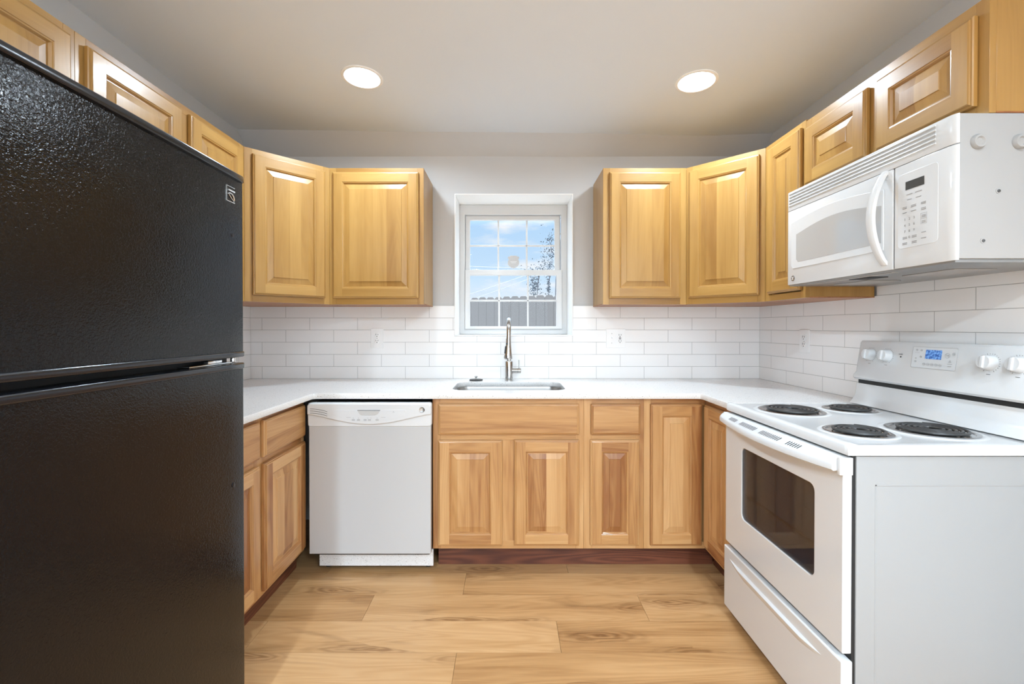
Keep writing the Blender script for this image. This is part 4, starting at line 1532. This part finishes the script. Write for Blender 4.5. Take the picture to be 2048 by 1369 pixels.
def door_skin(z0, z1):
    # plan outline with rounded vertical edges and a slightly crowned front
    pts = []
    r = 0.010
    for k in range(7):
        a = PI + PI / 2 * k / 6
        pts.append((r + r * math.cos(a), 0.004 + r + r * math.sin(a)))
    for k in range(1, 10):
        s = k / 10
        pts.append((r + s * (FWd - 2 * r), 0.004 - 0.004 * math.sin(PI * s)))
    for k in range(7):
        a = -PI / 2 + PI / 2 * k / 6
        pts.append((FWd - r + r * math.cos(a), 0.004 + r + r * math.sin(a)))
    pts += [(FWd, 0.055), (0, 0.055)]
    m = MB(); m.prism(pts, z0, z1)
    return m


fz = door_skin(1.170, 1.690).build('freezer_door', 'fridge', fg, angle=30)
rf = door_skin(0.085, 1.120).build('refrigerator_door', 'fridge', fg, angle=30)


def lip(z0, z1, name, parent, top=False):
    pts = [(-0.002, 0.055), (-0.002, 0.012), (0.006, 0.0), (0.02, -0.006)]
    for k in range(1, 10):
        s = k / 10
        pts.append((0.02 + s * (FWd - 0.04), -0.006 - 0.004 * math.sin(PI * s)))
    pts += [(FWd - 0.02, -0.006), (FWd - 0.006, 0.0), (FWd + 0.002, 0.012), (FWd + 0.002, 0.055)]
    m = MB(); m.prism(pts, z0, z1)
    return m.build(name, 'black_gloss', parent, bevel=0.0045, seg=3, angle=40)


lip(1.689, 1.7075, 'top_trim', fz)
lip(1.1545, 1.171, 'bottom_trim', fz)
lip(1.1185, 1.136, 'top_trim', rf)
lip(0.075, 0.086, 'bottom_trim', rf)
# centre hinge seen in the gap
m = MB()
m.box(FWd - 0.22, FWd - 0.02, 0.018, 0.060, 1.1365, 1.1405)
m.tube([(FWd - 0.030, 0.022, 1.1355), (FWd - 0.030, 0.022, 1.155)], 0.007, 12)
m.box(FWd - 0.15, FWd - 0.09, 0.016, 0.03, 1.140, 1.150)
m.build('hinge', 'chrome', fg, bevel=0.0008)
for z, par in ((1.518, fz), (0.774, rf)):
    m = MB(); m.lathe([(0.0065, -0.006), (0.0065, 0.0012), (0.004, 0.002)], (1.328 - FN, 0.003, z), 'y', 18)
    m.build('plug', 'black_gloss', par)
# metal emblem: open frame, bar, and a looped stroke
ex0, ex1, ez0, ez1 = 1.300 - FN, 1.338 - FN, 1.616, 1.660
ye = 0.0018
m = MB()
m.tube([(ex1, ye, ez1), (ex0, ye, ez1), (ex0, ye, ez0), (ex1, ye, ez0)], 0.0016, 6)
m.tube([(ex0 + 0.007, ye, ez1 - 0.011), (ex1 - 0.001, ye, ez1 - 0.011)], 0.0028, 8)
m.tube([(ex0 + 0.004, ye, ez0 + 0.020), (ex0 + 0.014, ye, ez0 + 0.025), (ex0 + 0.026, ye, ez0 + 0.024), (ex1 - 0.004, ye, ez0 + 0.018), (ex1, ye, ez0 + 0.008)], [0.001, 0.0018, 0.0022, 0.0022, 0.0014], 8)
m.tube([(ex0 + 0.010, ye, ez0 + 0.022), (ex0 + 0.022, ye, ez0 + 0.012), (ex1 - 0.002, ye, ez0 + 0.004)], [0.001, 0.0017, 0.0014], 8)
m.build('emblem', 'chrome', fz)['label'] = 'small chrome emblem'


# ---------------------------------------------------------------- recessed lights
def downlight(label, x, y, group=None, power=DOWNLIGHT_POWER):
    z = ceil_z(x, y)
    ex = 0.05
    nx_ = (ceil_z(x + ex, y) - ceil_z(x - ex, y)) / (2 * ex)
    ny_ = (ceil_z(x, y + ex) - ceil_z(x, y - ex)) / (2 * ex)
    t = thing('recessed_light', label, 'ceiling light', (x, y, z), 0, group)
    t.rotation_euler = (math.atan(ny_), -math.atan(nx_), 0)
    m = MB(); m.lathe([(0.098, 0.0), (0.0975, -0.003), (0.092, -0.006), (0.084, -0.005), (0.081, -0.001)], seg=48, cap=False); m.build('trim_ring', 'trim', t)
    m = MB(); m.lathe([(0.0825, -0.0015), (0.07, -0.003), (0.001, -0.004)], seg=40); m.build('lens', 'lens', t)
    l = bpy.data.lights.new('lamp', 'AREA')
    l.shape = 'DISK'; l.size = 0.16; l.energy = power; l.color = (0.685, 0.85, 1.0); l.spread = rad(162)
    lo = bpy.data.objects.new('lamp', l)
    COL.objects.link(lo)
    lo.parent = t
    lo.location = (0, 0, -0.007)
    return t


downlight('lit recessed ceiling light nearer the refrigerator side', -0.711, Y(2.17))
downlight('lit recessed ceiling light nearer the range side', 0.906, Y(2.165))
for xx, yy, pw_ in ((-0.711, Y(0.35), 7.0), (0.906, Y(0.35), 7.0), (-0.711, Y(-1.2), 76.0), (0.906, Y(-1.2), 76.0), (-0.711, Y(-3.2), 135.0), (0.906, Y(-3.2), 135.0)):  # unseen lights added behind the camera to brighten the kitchen
    downlight('added fill light in the ceiling behind the viewer', xx, yy, 'added fill lights behind the viewer', pw_)

# ---------------------------------------------------------------- outside
g = MB(); g.box(-14, 14, 0.30, 40, -0.35, -0.30)
struct(g.build('ground', 'bounce_ground', smooth=False))
A = Vector((-0.65, Y(7.6), 0)); B = Vector((0.735, Y(7.05), 0))
ang = math.atan2(B.y - A.y, B.x - A.x)
fn = thing('fence', 'grey dog-eared picket fence outside the window', 'fence', (A.x, A.y, -0.30), ang)
pw = 0.143
for k in range(-6, 18):
    x0 = k * (pw + 0.003)
    h = 2.045 + 0.004 * math.sin(k * 1.7) + 0.0012 * k
    mpk = MB(); mpk.prism([(x0, 0), (x0 + pw, 0), (x0 + pw, h - 0.035), (x0 + pw - 0.03, h), (x0 + 0.03, h), (x0, h - 0.035)], 0, 0.018, 'y')
    mpk.build('picket', 'fence', fn, smooth=False)
for z in (0.35, 1.0, 1.7):
    MB().box(-0.9, 2.6, 0.018, 0.06, z, z + 0.09).build('rail', 'fence', fn, smooth=False)

tr = thing('tree', 'dark leafy tree and trunk beyond the fence', 'tree', (1.10, Y(9.9), -0.30))
m = MB(); m.tube([(0.0, 0, 0.0), (-0.03, 0, 1.5), (-0.02, 0, 2.6), (0.06, 0.02, 3.4), (0.2, 0.05, 4.2)], [0.075, 0.065, 0.05, 0.04, 0.025], 10); m.build('trunk', 'bark', tr)
m = MB()
for p in ([(-0.02, 0, 2.75), (-0.2, 0, 2.80), (-0.42, 0.02, 2.74), (-0.62, 0.03, 2.70)], [(0.0, 0, 3.0), (-0.15, 0.05, 3.25), (-0.2, 0.08, 3.5)], [(-0.42, 0.02, 2.74), (-0.46, 0.02, 2.5), (-0.47, 0.02, 2.25)], [(-0.18, 0.0, 2.8), (-0.22, 0.0, 2.5), (-0.23, 0.0, 2.2)], [(0.1, 0, 3.4), (0.4, 0.1, 3.7), (0.8, 0.1, 3.6)]):
    m.tube(p, [0.012] * (len(p) - 1) + [0.004], 6)
m.build('branches', 'bark', tr)
m = MB()
rnd = random.Random(5)
def leaves(c, s, nlf):
    for _ in range(nlf):
        p = Vector((rnd.gauss(c[0], s[0]), rnd.gauss(c[1], s[1]), rnd.gauss(c[2], s[2])))
        a = Vector((rnd.uniform(-1, 1), rnd.uniform(-1, 1), rnd.uniform(-1, 1))).normalized()
        b = a.cross(Vector((rnd.uniform(-1, 1), rnd.uniform(-1, 1), rnd.uniform(-1, 1)))).normalized()
        q = rnd.uniform(0.014, 0.028)
        m.mesh([p - a * q, p + b * q * 0.6, p + a * q, p - b * q * 0.6], [(0, 1, 2, 3)])
leaves((-0.15, 0, 3.35), (0.10, 0.15, 0.16), 210)
leaves((-0.2, 0, 3.0), (0.12, 0.15, 0.10), 190)
leaves((-0.35, 0, 2.78), (0.22, 0.15, 0.06), 330)
leaves((-0.55, 0, 2.52), (0.05, 0.08, 0.14), 220)
leaves((-0.50, 0, 2.40), (0.07, 0.08, 0.12), 120)
leaves((-0.22, 0, 2.40), (0.025, 0.05, 0.16), 130)
leaves((0.5, 0.1, 3.6), (0.4, 0.3, 0.4), 500)
m.build('foliage', 'leaf', tr, smooth=False)


def wire(label, px0, py0, px1, py1, D0, D1, sag):
    def at(px, py, D):
        return Vector(((px - 1018) * D / F, Y(D), CZ - (py - 655) * D / F))
    a, b = at(px0, py0, D0), at(px1, py1, D1)
    d = b - a
    a, b = a - d * 1.2, b + d * 1.2
    pts = []
    for k in range(25):
        s = k / 24
        p = a.lerp(b, s)
        p.z -= sag * (1 - (2 * s - 1) ** 2)
        pts.append(p)
    mm = MB(); mm.tube(pts, 0.011, 5)
    return tag(mm.build('utility_wire', 'wire'), label, 'wire')


wire('upper of two sloping utility wires seen through the lower window sash', 944, 585, 1041, 552, 16, 15, 0.05)
wire('lower of two sloping utility wires seen through the lower window sash', 944, 597, 1052, 558, 16, 15, 0.05)
wire('nearly level utility wire crossing the upper window sash', 943, 531, 1105, 536, 17, 16, 0.05)
